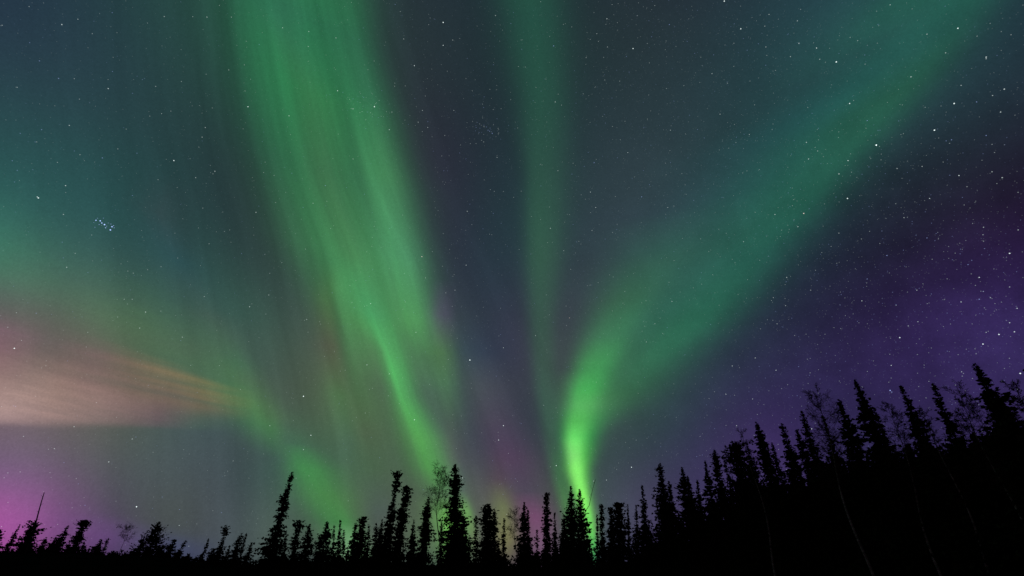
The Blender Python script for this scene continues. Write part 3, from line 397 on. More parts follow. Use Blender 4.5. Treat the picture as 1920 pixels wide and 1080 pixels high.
BACKWOOD = [
 (26.697, 34.414, 9.0424, 1.409), (27.309, 43.221, 6.3289, 1.0311), (10.15, 76.704, 3.0151, 0.43163), (24.689, 49.701, 7.6823, 0.91517), (31.365, 28.658, 8.5766, 1.6707), (23.983, 62.606, 5.5036, 0.66912),
 (28.666, 47.373, 9.218, 1.7), (-16.457, 76.644, 2.6488, 0.53054), (-14.993, 76.042, 2.9084, 0.55502), (8.5598, 65.763, 3.4984, 0.669), (5.6929, 75.025, 3.8305, 0.55089), (31.637, 34.834, 9.284, 1.4202),
 (22.91, 51.991, 8.3975, 1.5324), (31.962, 46.725, 9.1188, 1.2446), (34.545, 39.967, 9.0058, 1.5491), (25.545, 60.446, 6.6202, 1.2323), (-14.581, 71.061, 3.0757, 0.49486), (32.344, 37.562, 8.8357, 1.2119),
 (18.218, 57.213, 5.5153, 0.97505), (2.6886, 75.664, 2.9437, 0.48118), (20.589, 61.955, 5.0332, 0.6526), (14.182, 66.881, 3.5552, 0.42899), (19.509, 67.318, 5.2228, 0.79407), (3.8663, 71.058, 2.627, 0.437),
 (20.375, 63.377, 5.735, 1.0451), (34.893, 33.632, 8.2774, 1.5571), (30.105, 37.009, 9.3427, 1.3839), (-9.7643, 75.579, 1.9278, 0.4956), (-27.604, 73.975, 2.2748, 0.37203), (-20.548, 75.026, 2.4359, 0.43321),
 (-15.707, 68.981, 1.1118, 0.41997), (17.883, 58.913, 5.1862, 0.80018), (29.712, 55.244, 9.4041, 1.2339), (17.791, 57.776, 6.1522, 1.0398), (-19.535, 73.533, 2.1199, 0.35224), (25.183, 46.858, 8.7126, 1.5581),
 (-4.263, 73.981, 2.3212, 0.54598), (17.497, 64.623, 4.8676, 0.94034), (19.067, 55.17, 4.0841, 0.60417), (29.747, 41.563, 9.0216, 1.5826), (31.416, 34.853, 8.1035, 1.3517), (27.513, 52.033, 8.185, 1.4019),
 (25.94, 34.872, 8.7069, 1.4335), (31.973, 36.238, 9.274, 1.4118), (1.3453, 78.394, 1.8899, 0.56907), (29.354, 27.167, 8.8605, 1.7), (6.4756, 74.205, 4.0225, 0.53389), (13.46, 61.846, 1.1245, 0.55272),
 (9.2749, 67.859, 1.6167, 0.57168), (-15.573, 75.11, 2.8135, 0.57548), (32.504, 34.905, 9.3718, 1.7), (-17.236, 76.496, 2.5381, 0.46279), (24.758, 51.317, 8.1602, 1.4233), (22.408, 59.917, 6.5904, 0.97273),
 (9.1353, 66.116, 2.5512, 0.35304), (28.376, 32.662, 8.9854, 1.2725), (-17.588, 77.527, 1.7083, 0.40243), (33.848, 37.103, 8.7096, 1.6302), (32.48, 33.327, 8.6848, 1.174), (17.621, 71.858, 3.8262, 0.46231),
 (24.164, 46.365, 7.6212, 0.99725), (29.853, 39.704, 7.937, 1.2032), (17.852, 69.1, 3.7973, 0.47258), (-15.544, 75.656, 1.995, 0.54438), (25.645, 54.151, 7.0803, 0.98057), (-18.663, 75.675, 2.9538, 0.57261),
 (5.9646, 71.3, 2.8346, 0.58551), (-26.956, 77.249, 1.8709, 0.43325), (27.951, 43.169, 9.9057, 1.7), (23.292, 50.096, 8.0437, 1.2315), (26.449, 59.548, 9.2475, 1.4276), (24.468, 48.932, 7.5515, 1.0937),
 (-10.553, 79.244, 0.80454, 0.52524), (-5.5409, 70.748, 1.1604, 0.50116), (27.263, 41.931, 9.3286, 1.7), (28.714, 27.294, 7.8892, 1.4479), (16.333, 68.801, 4.5854, 0.84204), (-30.799, 72.647, 1.3519, 0.46739),
 (-8.4707, 74.527, 2.8383, 0.57608), (15.706, 62.28, 3.6283, 0.70426), (25.378, 40.347, 9.0519, 1.144), (26.33, 34.374, 9.4384, 1.7), (27.185, 36.757, 8.9588, 1.7), (29.976, 39.649, 9.6271, 1.5755),
 (29.248, 26.419, 8.6465, 1.0839), (24.322, 59.441, 8.0619, 1.4684), (-5.7352, 72.434, 1.9536, 0.41666), (27.981, 33.478, 9.0163, 1.6202), (6.3155, 77.399, 3.0306, 0.41705), (-20.743, 70.795, 1.4863, 0.49786),
 (25.219, 45.791, 8.3651, 1.4541), (29.363, 40.398, 7.7884, 1.2253), (-18.332, 72.185, 2.4045, 0.4161), (27.706, 41.9, 8.4866, 1.3752), (5.7564, 73.387, 3.096, 0.60568), (31.601, 30.097, 8.6399, 1.0578),
 (3.3391, 74.132, 1.5552, 0.37158), (28.413, 36.306, 8.0857, 1.5019), (26.848, 35.545, 9.2151, 1.4895), (24.568, 40.16, 9.1278, 1.2994), (25.494, 42.277, 8.9197, 1.0632), (-9.5386, 74.738, 1.8587, 0.57742),
 (28.497, 47.441, 10.217, 1.3195), (17.384, 71.564, 4.8341, 0.93109), (31.445, 44.308, 9.9866, 1.7), (2.5561, 68.359, 2.977, 0.53649), (28.063, 41.027, 8.5929, 1.307), (5.699, 67.231, 3.4246, 0.50206),
 (31.797, 48.802, 9.2482, 1.1541), (6.2068, 70.157, 3.7914, 0.70332), (31.078, 34.69, 9.3186, 1.2255), (-19.812, 76.989, 3.0061, 0.45108), (-17.291, 67.709, 2.6699, 0.59978), (26.097, 34.714, 8.8537, 1.7),
 (19.192, 70.158, 5.8442, 1.0601), (-38.412, 79.12, 0.86132, 0.5611), (-4.6412, 77.736, 2.0169, 0.50994), (36.384, 33.701, 7.8679, 1.4859), (22.838, 57.802, 8.1793, 1.4225), (-16.512, 70.968, 2.6731, 0.40418),
 (-28.005, 75.575, 2.465, 0.52663), (26.102, 61.389, 8.3178, 1.3246), (28.529, 50.96, 7.6695, 1.0084), (33.107, 31.274, 8.2575, 1.4412), (-12.705, 71.012, 2.1013, 0.42137), (-18.711, 66.946, 2.2284, 0.43316),
 (32.494, 29.573, 7.1135, 0.96707), (-26.309, 75.915, 2.2627, 0.46562), (33.577, 38.806, 8.8661, 1.3052), (22.749, 58.669, 7.154, 0.95081), (-22.804, 66.847, 1.8096, 0.45255), (27.816, 52.419, 8.3964, 1.5621),
 (-7.166, 74.975, 2.1887, 0.36845), (27.269, 40.65, 8.5997, 1.6638), (3.1697, 73.417, 2.0821, 0.38412), (25.476, 61.306, 9.0208, 1.3207), (27.738, 33.56, 9.0815, 1.7), (26.834, 30.543, 8.5609, 1.1288),
 (-17.145, 67.339, 2.7913, 0.58061), (12.251, 75.611, 3.5355, 0.47521), (-9.9621, 71.846, 1.4114, 0.42633), (-29.847, 75.489, 1.8396, 0.45368), (31.507, 28.501, 8.5276, 1.0993), (31.642, 37.959, 8.6456, 1.7),
 (13.728, 66.802, 2.6669, 0.58115), (32.295, 35.556, 8.2461, 1.4037), (15.515, 61.173, 4.4254, 0.7689), (-15.577, 74.896, 2.9733, 0.41557), (24.034, 46.761, 6.6385, 0.94275), (-23.514, 77.144, 2.3497, 0.41656),
 (28.383, 57.421, 8.788, 1.5858), (27.826, 27.257, 8.7219, 1.2799), (29.421, 45.513, 6.8668, 0.88576), (28.495, 57.234, 8.7251, 1.0912), (1.7289, 73.088, 3.5292, 0.52029), (-28.603, 74.51, 2.3374, 0.42744),
 (28.455, 52.948, 9.1675, 1.134), (-21.507, 76.341, 2.6434, 0.50759), (34.798, 38.561, 8.8392, 1.7), (-13.037, 78.593, 2.5085, 0.45363), (25.219, 37.77, 9.2981, 1.7), (11.424, 65.534, 3.9015, 0.67088),
 (28.269, 40.7, 8.1538, 1.1685), (24.37, 64.815, 7.1096, 1.2), (10.315, 72.275, 1.2691, 0.36792), (14.886, 62.819, 4.3882, 0.71985), (28.207, 54.89, 7.6244, 0.97309), (-35.826, 80.786, 1.3999, 0.58368),
 (17.751, 67.634, 4.9766, 0.80973), (15.877, 64.748, 2.4843, 0.45616), (14.189, 70.538, 3.0346, 0.37101), (3.8976, 73.994, 2.1588, 0.50089), (30.847, 37.773, 8.6644, 1.5293), (29.673, 26.497, 8.7846, 1.1116),
 (33.133, 29.547, 8.5221, 1.6529), (-6.0687, 73.709, 1.8818, 0.45329), (-29.112, 71.595, 1.5209, 0.37361), (30.646, 32.047, 7.7996, 1.0975), (30.489, 30.169, 8.7382, 1.3142), (9.3265, 76.961, 4.1666, 0.51106),
 (28.183, 32.833, 8.8045, 1.7), (27.72, 30.349, 8.8998, 1.3974), (25.793, 36.868, 9.4388, 1.7), (32.02, 27.898, 8.7314, 1.2624), (11.763, 65.304, 4.4037, 0.89727), (4.9266, 67.081, 3.0587, 0.58066),
 (-20.119, 69.212, 2.5782, 0.42937), (22.769, 65.574, 4.8754, 0.78177), (19.999, 56.682, 5.4339, 1.077), (31.893, 36.024, 8.6392, 1.5658), (23.269, 47.335, 6.9862, 0.96379), (-26.933, 72.406, 1.9576, 0.57648),
 (16.765, 73.326, 4.4301, 0.78042), (29.244, 26.467, 8.3472, 1.4214), (15.524, 69.909, 3.4659, 0.59237), (26.027, 45.9, 8.8648, 1.0756), (25.991, 57.502, 8.8467, 1.3615), (29.274, 42.126, 9.6942, 1.7),
 (37.35, 34.794, 7.657, 1.3169), (4.5454, 70.358, 3.0822, 0.60859), (4.818, 77.086, 2.2562, 0.51835), (28.523, 45.727, 9.9995, 1.5576), (28.403, 29.611, 9.0802, 1.3218), (-13.517, 78.804, 2.4137, 0.48811),
 (-13.776, 68.893, 2.943, 0.54196), (21.022, 58.605, 6.2528, 1.1342), (-18.14, 73.657, 2.5992, 0.39554), (31.844, 38.934, 8.9681, 1.5455), (-3.1686, 79.471, 4.4088, 0.69627), (-18.574, 79.099, 2.9886, 0.43388),
 (28.259, 30.047, 8.9876, 1.2946), (27.698, 42.926, 6.5977, 1.0171), (32.881, 38.966, 8.6709, 1.3069), (26.796, 46.07, 9.3353, 1.2654), (-26.978, 69.854, 2.0801, 0.58916), (35.313, 34.158, 8.953, 1.3036),
 (25.499, 36.467, 9.2398, 1.153), (-3.2116, 72.486, 3.8905, 0.66003), (28.399, 33.155, 8.857, 1.119), (17.945, 70.35, 4.8221, 0.8278), (-34.861, 76.354, 0.94521, 0.50501), (-3.7467, 77.486, 3.4764, 0.48955),
 (19.77, 54.453, 6.9066, 1.3697), (22.192, 55.966, 6.4117, 1.0297), (27.789, 49.337, 8.9736, 1.7), (-22.072, 78.0, 1.9888, 0.58707), (11.614, 75.849, 2.6963, 0.54326), (31.638, 32.896, 8.6435, 1.2928),
 (25.516, 58.193, 8.6695, 1.2164), (3.5171, 78.996, 2.4312, 0.50819), (-2.0776, 68.553, 2.5298, 0.4646), (32.21, 33.804, 9.0807, 1.5012), (-1.6241, 75.831, 2.2653, 0.58828), (26.602, 38.213, 9.586, 1.7),
 (36.3, 33.443, 8.0048, 1.1421), (-11.62, 73.295, 2.2903, 0.554), (26.233, 53.649, 8.2031, 1.4525), (34.774, 33.659, 8.527, 1.7), (11.495, 67.109, 3.1162, 0.39116), (-20.538, 78.657, 2.8895, 0.53986),
 (-28.384, 71.198, 0.96639, 0.4036), (-18.233, 67.791, 2.6159, 0.40202), (15.763, 72.776, 1.9618, 0.48541), (11.629, 70.115, 2.8585, 0.35852), (16.644, 59.471, 3.5923, 0.45773), (22.323, 60.843, 6.6706, 1.3392),
 (-3.253, 77.537, 4.2107, 0.62114), (28.877, 34.364, 9.2397, 1.7), (28.393, 39.519, 8.5313, 1.7), (-31.467, 72.015, 1.2463, 0.54084), (29.408, 41.241, 9.2017, 1.5432), (-33.01, 74.079, 1.375, 0.5258),
 (16.777, 68.542, 4.2939, 0.54565), (10.894, 65.711, 2.9545, 0.57434), (-30.053, 75.35, 0.71811, 0.38313), (-29.844, 74.739, 1.8716, 0.39979), (9.2642, 73.334, 3.9635, 0.65323), (8.0347, 72.801, 4.4058, 0.81706),
 (8.906, 67.626, 2.946, 0.53121), (33.356, 42.399, 7.5652, 1.3838), (-32.352, 75.843, 1.2822, 0.4865), (29.341, 27.522, 7.3605, 0.89478), (-15.756, 70.288, 1.1765, 0.49406), (23.154, 46.324, 8.2311, 1.4708),
 (22.462, 59.665, 5.5841, 0.73317), (7.4023, 69.399, 3.855, 0.70962), (-10.748, 75.707, 1.3214, 0.49373), (25.558, 61.015, 7.8102, 1.5799), (-12.821, 69.301, 2.3411, 0.35062), (-13.004, 78.887, 2.382, 0.55965),
 (35.327, 36.146, 7.7226, 1.5645), (29.435, 42.971, 9.563, 1.5025), (29.663, 52.979, 9.2811, 1.3281), (36.278, 36.478, 9.0799, 1.2489), (-1.2428, 68.862, 2.3733, 0.4665), (-37.117, 83.371, 1.4029, 0.55323),
 (8.506, 70.173, 4.0418, 0.81092), (12.401, 65.991, 2.996, 0.44001), (-29.409, 70.936, 1.7161, 0.57294), (28.309, 29.7, 7.3273, 1.4204), (35.01, 32.973, 8.5963, 1.0371), (19.04, 62.677, 5.4169, 0.97418),
 (-18.057, 69.045, 2.3856, 0.57519), (-10.308, 73.085, 1.5783, 0.42266), (17.557, 58.745, 5.8923, 0.77762), (36.908, 34.512, 8.477, 1.6962), (23.777, 55.834, 9.3415, 1.3475), (28.165, 35.644, 8.7305, 1.3931),
 (7.0264, 74.838, 3.8862, 0.75791), (-10.82, 75.244, 1.0725, 0.35611), (-25.874, 68.341, 1.1059, 0.37561), (-5.8374, 78.026, 1.4821, 0.42263), (4.4742, 73.019, 3.2324, 0.41717), (30.674, 39.037, 8.5256, 1.3449),
 (29.344, 28.025, 8.7287, 1.7), (10.424, 75.678, 3.2152, 0.42267), (-41.685, 88.128, 1.3237, 0.37962), (25.296, 42.732, 9.2722, 1.4025), (33.468, 38.8, 9.0195, 1.2614), (-15.112, 79.087, 2.037, 0.59092),
 (10.502, 73.335, 2.0731, 0.54733), (30.765, 45.736, 9.6218, 1.7), (0.91, 74.728, 2.4853, 0.44927), (24.102, 41.307, 8.8731, 1.5225), (29.737, 37.578, 8.966, 1.6817), (26.087, 45.767, 9.7889, 1.1919),
 (17.202, 70.947, 3.3252, 0.59738), (14.962, 64.668, 2.1227, 0.39316), (12.503, 74.235, 2.9636, 0.49297), (26.488, 35.948, 8.3449, 1.2807), (28.622, 45.676, 9.9629, 1.7), (8.8871, 74.489, 4.8789, 0.90182),
 (23.264, 59.467, 7.5476, 1.2801), (15.513, 67.184, 3.9629, 0.78562), (26.242, 52.191, 7.1232, 1.3947), (32.201, 40.166, 8.5067, 1.246), (19.779, 56.291, 6.5459, 1.0866), (26.499, 30.539, 8.9855, 1.0719),
 (27.347, 38.768, 9.3927, 1.7), (32.073, 31.12, 7.9522, 0.9861), (-7.9636, 73.42, 3.1232, 0.44604), (30.683, 28.96, 8.3499, 1.095), (15.308, 68.014, 1.6245, 0.55554), (-2.4669, 73.411, 3.3852, 0.49153),
 (-5.1312, 74.131, 0.87047, 0.44078), (30.046, 32.28, 8.9816, 1.6106), (20.547, 67.186, 5.6816, 0.85716), (25.282, 58.254, 8.3943, 1.3544), (34.145, 30.203, 8.4563, 1.1297), (-7.0292, 79.157, 1.7366, 0.56973),
 (30.079, 40.87, 9.2612, 1.3042), (19.252, 56.571, 6.3108, 1.1031), (37.31, 34.241, 8.9528, 1.7), (24.318, 42.556, 9.5137, 1.3727), (-22.658, 67.157, 2.3306, 0.37353), (34.31, 41.087, 8.7479, 1.0674),
 (20.427, 59.449, 5.6219, 1.0812), (23.056, 53.816, 9.3061, 1.5904), (-4.4251, 68.509, 1.2716, 0.37165), (20.06, 59.309, 6.3127, 0.91385), (8.2805, 68.61, 3.0561, 0.40579), (26.794, 36.166, 8.3587, 1.0087),
 (34.094, 32.033, 8.6127, 1.0907), (31.983, 38.584, 8.506, 1.6128), (30.966, 28.257, 8.4749, 1.451), (24.062, 51.018, 8.098, 1.2408), (29.223, 26.983, 7.6191, 1.4598), (5.4248, 66.517, 3.2029, 0.57868),
 (29.037, 48.775, 9.5806, 1.7), (-22.82, 68.86, 1.6573, 0.54132), (29.632, 42.323, 7.6975, 1.0585), (22.47, 57.051, 7.1633, 1.3345), (33.05, 43.176, 9.4902, 1.7), (22.12, 52.881, 7.9923, 0.98069),
 (-10.925, 70.332, 0.89598, 0.59485), (30.541, 37.692, 8.945, 1.2641), (27.899, 41.669, 8.2505, 1.3813), (-5.2446, 68.292, 1.0656, 0.49164), (9.3185, 64.811, 2.1307, 0.54198), (22.87, 50.226, 9.1912, 1.7),
 (28.483, 57.687, 8.9202, 1.1514), (-7.8086, 78.304, 3.9406, 0.75776), (18.485, 59.686, 5.3909, 0.67656), (22.178, 68.577, 5.7732, 0.99561), (36.037, 35.579, 8.0621, 1.6062), (-31.214, 76.624, 1.4623, 0.53192),
 (33.432, 42.078, 8.795, 1.1084), (33.7, 42.594, 9.4699, 1.1732), (-19.524, 67.929, 1.8774, 0.4411), (21.307, 60.618, 5.2648, 0.90636), (36.984, 36.047, 9.2429, 1.4132), (22.137, 52.124, 7.673, 1.4564),
 (31.588, 38.619, 8.0267, 1.2374), (-24.014, 75.281, 1.773, 0.39529), (28.523, 43.49, 9.4736, 1.1446), (33.726, 34.489, 8.5525, 1.1041), (-17.255, 74.787, 2.0539, 0.44799), (27.282, 57.196, 8.1602, 1.5191),
 (10.692, 67.103, 2.9983, 0.49259), (-15.726, 78.528, 1.6542, 0.57625), (1.9844, 78.469, 3.768, 0.68462), (-13.983, 73.449, 2.8208, 0.36416), (26.279, 55.275, 8.7062, 1.5712), (-34.134, 77.428, 1.5069, 0.42798),
 (-18.329, 79.061, 2.0479, 0.39659), (29.338, 39.266, 8.8879, 1.5998), (-19.895, 73.429, 2.6067, 0.51631), (-14.721, 78.873, 1.3272, 0.59266), (32.316, 41.275, 8.1661, 1.4101), (29.639, 26.728, 8.1327, 1.3449),
 (28.662, 37.389, 9.3434, 1.1622), (-3.053, 71.63, 4.1328, 0.72872), (-22.733, 73.061, 2.0038, 0.38038), (31.86, 44.136, 9.0721, 1.6644), (22.038, 52.769, 7.1619, 0.88019), (-1.1839, 74.626, 1.1613, 0.41503),
 (21.227, 62.421, 6.6302, 0.81259), (1.2146, 67.607, 1.8385, 0.52589), (34.481, 34.89, 8.314, 1.4658), (24.961, 41.795, 9.1797, 1.7), (-5.4216, 74.316, 0.9874, 0.36529), (21.166, 57.635, 5.2613, 0.82673),
 (21.553, 58.734, 6.6635, 0.90843), (16.196, 65.77, 3.9781, 0.63011), (23.695, 65.637, 5.1635, 0.89008), (22.968, 67.45, 2.9547, 0.48237), (15.449, 72.275, 3.0377, 0.40972), (-18.803, 71.456, 2.7287, 0.40277),
 (34.418, 35.666, 9.0872, 1.5714), (22.193, 63.376, 4.6566, 0.72447), (30.644, 34.0, 8.2943, 1.5342), (23.333, 62.823, 7.4174, 1.1205), (4.8472, 78.286, 2.8387, 0.56579), (32.128, 43.836, 9.511, 1.7),
 (-19.483, 67.465, 2.5772, 0.40393), (2.2273, 67.091, 3.1302, 0.61536), (31.549, 33.509, 8.3898, 1.2721), (-13.747, 70.709, 2.8791, 0.45562), (28.304, 34.025, 7.7624, 1.4314), (31.146, 28.463, 8.4953, 1.4509),
 (27.215, 43.713, 8.9485, 1.2617), (31.124, 34.981, 9.1119, 1.5132), (36.88, 34.288, 8.9702, 1.2942), (15.822, 64.416, 3.6629, 0.55337), (20.457, 57.31, 4.6629, 0.55701), (-1.8506, 68.07, 2.6393, 0.56966),
 (0.94253, 74.364, 2.5873, 0.45529), (31.264, 50.387, 7.3595, 1.0496), (12.07, 72.667, 3.4434, 0.46257), (-14.055, 69.51, 2.0692, 0.43943), (9.9116, 74.789, 2.8308, 0.3801), (-26.882, 65.844, 1.2589, 0.47931),
 (33.1, 41.265, 9.6048, 1.5876), (11.139, 66.497, 3.2469, 0.59133), (2.2771, 77.152, 4.0994, 0.78944), (32.391, 44.249, 9.3313, 1.1504), (1.8227, 71.644, 3.3848, 0.47351), (29.312, 48.173, 10.081, 1.2323),
 (-20.596, 66.872, 1.7639, 0.59346), (34.642, 33.284, 8.9574, 1.177), (15.563, 66.767, 4.3572, 0.65434), (8.7018, 72.73, 4.5416, 0.64381), (37.306, 35.062, 8.7273, 1.3904), (21.745, 58.253, 5.2247, 0.93779),
 (28.451, 39.131, 8.6394, 1.2973), (-25.741, 75.658, 1.8402, 0.59318), (26.75, 33.101, 9.1043, 1.1249), (27.282, 49.066, 8.5709, 1.7), (32.147, 37.032, 8.5997, 1.4551), (7.6224, 78.115, 4.0691, 0.79179),
 (28.49, 46.745, 9.1289, 1.2868), (29.472, 28.654, 8.8534, 1.6614), (32.724, 46.815, 8.2441, 1.3266), (28.416, 42.037, 9.8221, 1.7), (-17.831, 73.93, 2.4466, 0.35548), (22.143, 50.381, 7.5326, 1.45),
 (27.171, 31.772, 8.8297, 1.2839), (-17.645, 73.843, 2.9426, 0.5521), (32.653, 30.738, 8.2988, 1.2426), (-1.6863, 72.054, 2.5328, 0.50406), (32.721, 42.778, 9.2149, 1.7), (-15.65, 70.901, 1.8362, 0.36481),
 (19.683, 64.025, 6.2766, 0.84648), (23.634, 48.3, 7.9244, 1.5703), (28.3, 48.383, 9.8401, 1.3999), (-33.941, 79.195, 1.761, 0.40666), (30.171, 45.506, 8.8898, 1.5227), (-8.0653, 71.367, 3.057, 0.58642),
 (27.92, 27.693, 8.8189, 1.4739), (29.074, 31.939, 8.8519, 1.6685), (31.399, 45.492, 7.9127, 1.3832), (11.592, 66.245, 3.8596, 0.64854), (-26.033, 65.862, 1.7744, 0.37001), (-20.23, 66.952, 1.9447, 0.39412),
 (28.57, 35.484, 9.3963, 1.1298), (3.1201, 79.422, 2.6633, 0.55606), (32.004, 44.272, 8.9988, 1.7), (21.53, 56.786, 6.8054, 1.12), (28.509, 35.659, 9.4446, 1.7), (24.673, 40.871, 9.0641, 1.1374),
 (-29.323, 72.993, 1.2393, 0.53135), (-4.133, 76.207, 1.8026, 0.40906), (26.436, 54.682, 8.0412, 1.0546), (-12.932, 72.299, 2.4104, 0.35052), (24.828, 61.933, 6.9489, 1.3014), (-13.417, 70.811, 1.7702, 0.41205),
 (-7.0295, 69.83, 3.1726, 0.43458), (26.966, 61.831, 9.2003, 1.1274), (-29.274, 73.798, 2.1251, 0.46534), (17.5, 65.123, 5.4753, 0.77824), (25.536, 47.5, 7.0496, 1.2026), (3.2127, 76.582, 2.8184, 0.49997),
 (-2.628, 79.223, 3.5421, 0.67763), (23.483, 45.51, 7.4412, 1.14), (34.504, 33.172, 8.1402, 1.5725), (25.783, 49.226, 8.9407, 1.1372), (-13.977, 67.867, 2.0727, 0.49686), (-8.5785, 79.492, 3.138, 0.47021),
 (26.812, 54.911, 8.1838, 1.4464), (-3.795, 77.119, 3.3546, 0.50373), (27.472, 44.366, 9.8081, 1.7), (32.282, 38.102, 8.5853, 1.535), (11.339, 75.684, 1.8665, 0.44018), (28.435, 28.572, 8.6952, 1.4441),
 (34.358, 38.431, 8.8772, 1.2997), (29.776, 30.205, 8.1311, 1.6555), (26.023, 60.969, 8.2096, 1.4735), (33.619, 43.958, 9.7411, 1.4563), (18.906, 57.04, 6.1814, 1.099), (27.772, 47.534, 9.1585, 1.7),
 (25.481, 36.139, 8.9624, 1.2468), (-22.576, 72.068, 0.86563, 0.38723), (34.325, 39.737, 8.9079, 1.3604), (28.794, 36.915, 8.7689, 1.3298), (34.0, 34.459, 8.7193, 1.1958), (30.01, 50.923, 9.8748, 1.4013),
 (29.463, 28.125, 8.7248, 1.338), (3.466, 68.498, 1.2693, 0.47224), (30.924, 43.874, 9.0975, 1.6046), (32.309, 46.679, 9.709, 1.4762), (23.524, 45.411, 7.1293, 0.88268), (22.778, 62.412, 7.0358, 0.86755),
 (31.417, 45.633, 8.6598, 1.307), (36.789, 33.285, 8.3342, 1.0457), (24.746, 57.165, 9.5016, 1.6036), (19.783, 70.626, 3.5276, 0.62731), (29.861, 29.429, 7.5528, 1.3915), (19.872, 64.195, 4.1215, 0.83182),
 (-40.551, 84.54, 0.71404, 0.52134), (-21.965, 72.356, 2.2344, 0.54835), (22.99, 58.581, 6.441, 0.79717), (11.179, 74.645, 1.4902, 0.40834), (24.307, 44.576, 8.9624, 1.2662), (-24.344, 75.41, 1.4044, 0.50829),
 (-36.794, 79.549, 0.97337, 0.46677), (10.843, 70.333, 2.1825, 0.41707), (19.297, 60.243, 5.5797, 0.7144), (30.609, 44.1, 9.273, 1.4121), (8.9089, 64.483, 2.0428, 0.56352), (13.781, 65.258, 3.2253, 0.39298),
 (21.629, 51.06, 8.5481, 1.119), (29.832, 29.278, 8.2037, 1.2369), (24.132, 45.981, 8.2007, 1.434), (20.074, 55.523, 5.7725, 0.87125), (26.277, 52.484, 8.4907, 1.3169), (20.862, 66.014, 5.3585, 0.68299),
 (25.481, 47.934, 8.5723, 1.5509), (27.496, 38.648, 7.7215, 1.2618), (28.247, 55.988, 8.4394, 1.2328), (27.175, 38.843, 8.8662, 1.6853), (35.395, 33.445, 8.2644, 1.2555), (-8.4858, 73.66, 1.7863, 0.51562),
 (30.178, 28.302, 8.8547, 1.3746), (32.01, 28.4, 8.4801, 1.5302), (-15.038, 77.507, 1.9247, 0.43491), (-19.956, 72.148, 1.4271, 0.42467), (-5.8516, 72.277, 0.79054, 0.5195), (14.84, 71.92, 3.3011, 0.52114),
 (27.736, 29.122, 8.696, 1.6653), (31.859, 29.902, 8.7732, 1.063), (23.722, 46.568, 8.0313, 1.4513), (18.09, 60.695, 5.8659, 0.80423), (-17.122, 78.708, 3.1407, 0.47361), (6.1821, 68.275, 3.0369, 0.53735),
 (27.609, 53.392, 7.9896, 1.3767), (28.824, 48.685, 7.9974, 1.5324), (18.25, 63.81, 5.737, 0.86171), (1.7514, 69.778, 2.0411, 0.52173), (28.727, 26.0, 7.9128, 1.0095), (-4.7603, 77.473, 1.9204, 0.37665),
 (26.706, 47.688, 9.4074, 1.2949), (17.764, 62.792, 5.4054, 0.6508), (-9.7338, 76.091, 1.7494, 0.45447), (-14.808, 76.578, 2.7251, 0.53584), (6.3677, 73.415, 3.0213, 0.54658), (25.067, 48.21, 6.7158, 1.1422),
 (33.005, 42.69, 9.9434, 1.6451), (-1.7774, 79.614, 2.177, 0.47739), (28.686, 30.665, 7.8153, 0.97265), (-1.7371, 77.759, 2.9104, 0.44608), (32.527, 44.759, 8.9651, 1.2113), (25.934, 41.656, 9.4009, 1.2925),
 (35.591, 32.365, 8.7876, 1.1942), (-25.941, 76.035, 2.0191, 0.52252), (0.64374, 73.153, 2.0307, 0.35789), (9.2382, 75.306, 3.911, 0.70983), (22.95, 53.426, 7.8807, 1.0554), (-24.042, 68.987, 1.7999, 0.54984),
 (11.554, 69.09, 3.23, 0.50998), (29.319, 30.879, 9.2386, 1.7), (29.62, 34.408, 9.2141, 1.2769), (32.144, 36.281, 8.8816, 1.1254), (36.253, 34.422, 9.1057, 1.6623), (19.246, 59.962, 5.8464, 0.72145),
 (26.467, 32.536, 8.7876, 1.3578), (29.391, 49.352, 9.9201, 1.3444), (-25.828, 76.061, 1.8509, 0.52414), (-15.311, 68.319, 2.4538, 0.47285), (18.061, 72.263, 4.5622, 0.71504), (29.494, 52.265, 9.5297, 1.6191),
 (34.965, 33.53, 8.4553, 1.0547), (4.9675, 66.807, 3.2373, 0.41935), (20.88, 68.891, 5.3651, 0.88692), (-14.617, 70.053, 2.4863, 0.47351), (26.556, 35.801, 9.1698, 1.4744), (-16.707, 75.68, 2.4282, 0.57338),
 (15.648, 72.363, 2.5003, 0.47462), (9.8957, 68.094, 1.7435, 0.56891), (23.289, 58.004, 8.1964, 1.3019), (34.372, 39.894, 9.1374, 1.5572), (30.872, 46.329, 9.5357, 1.7), (35.65, 34.217, 9.0587, 1.6696),
 (23.169, 53.108, 8.6747, 1.3663), (22.743, 63.179, 5.8804, 0.72835), (32.944, 40.222, 7.5273, 1.4036), (24.773, 43.515, 8.9336, 1.4664), (27.991, 31.945, 9.2138, 1.6378), (-3.322, 70.208, 2.9618, 0.50278),
 (1.8736, 75.449, 3.7319, 0.52281), (-8.9031, 78.287, 2.5692, 0.53434), (17.3, 66.16, 4.7406, 0.58009), (-6.7931, 78.025, 2.4504, 0.52908), (-15.404, 70.184, 2.1596, 0.49326), (-8.1182, 76.323, 3.673, 0.51257),
 (30.795, 37.41, 9.0386, 1.1019), (-33.31, 76.468, 1.652, 0.55407), (31.069, 39.476, 8.2601, 1.2338), (18.045, 63.012, 4.2619, 0.86942), (35.448, 38.004, 9.57, 1.7), (13.563, 69.394, 1.6826, 0.54572),
 (24.895, 38.072, 8.98, 1.5317), (-6.0506, 70.972, 2.3238, 0.49627), (29.146, 41.942, 9.7247, 1.4595), (-5.6055, 75.555, 0.96483, 0.37384), (23.452, 56.049, 7.9424, 1.5011), (25.367, 39.25, 7.8828, 1.306),
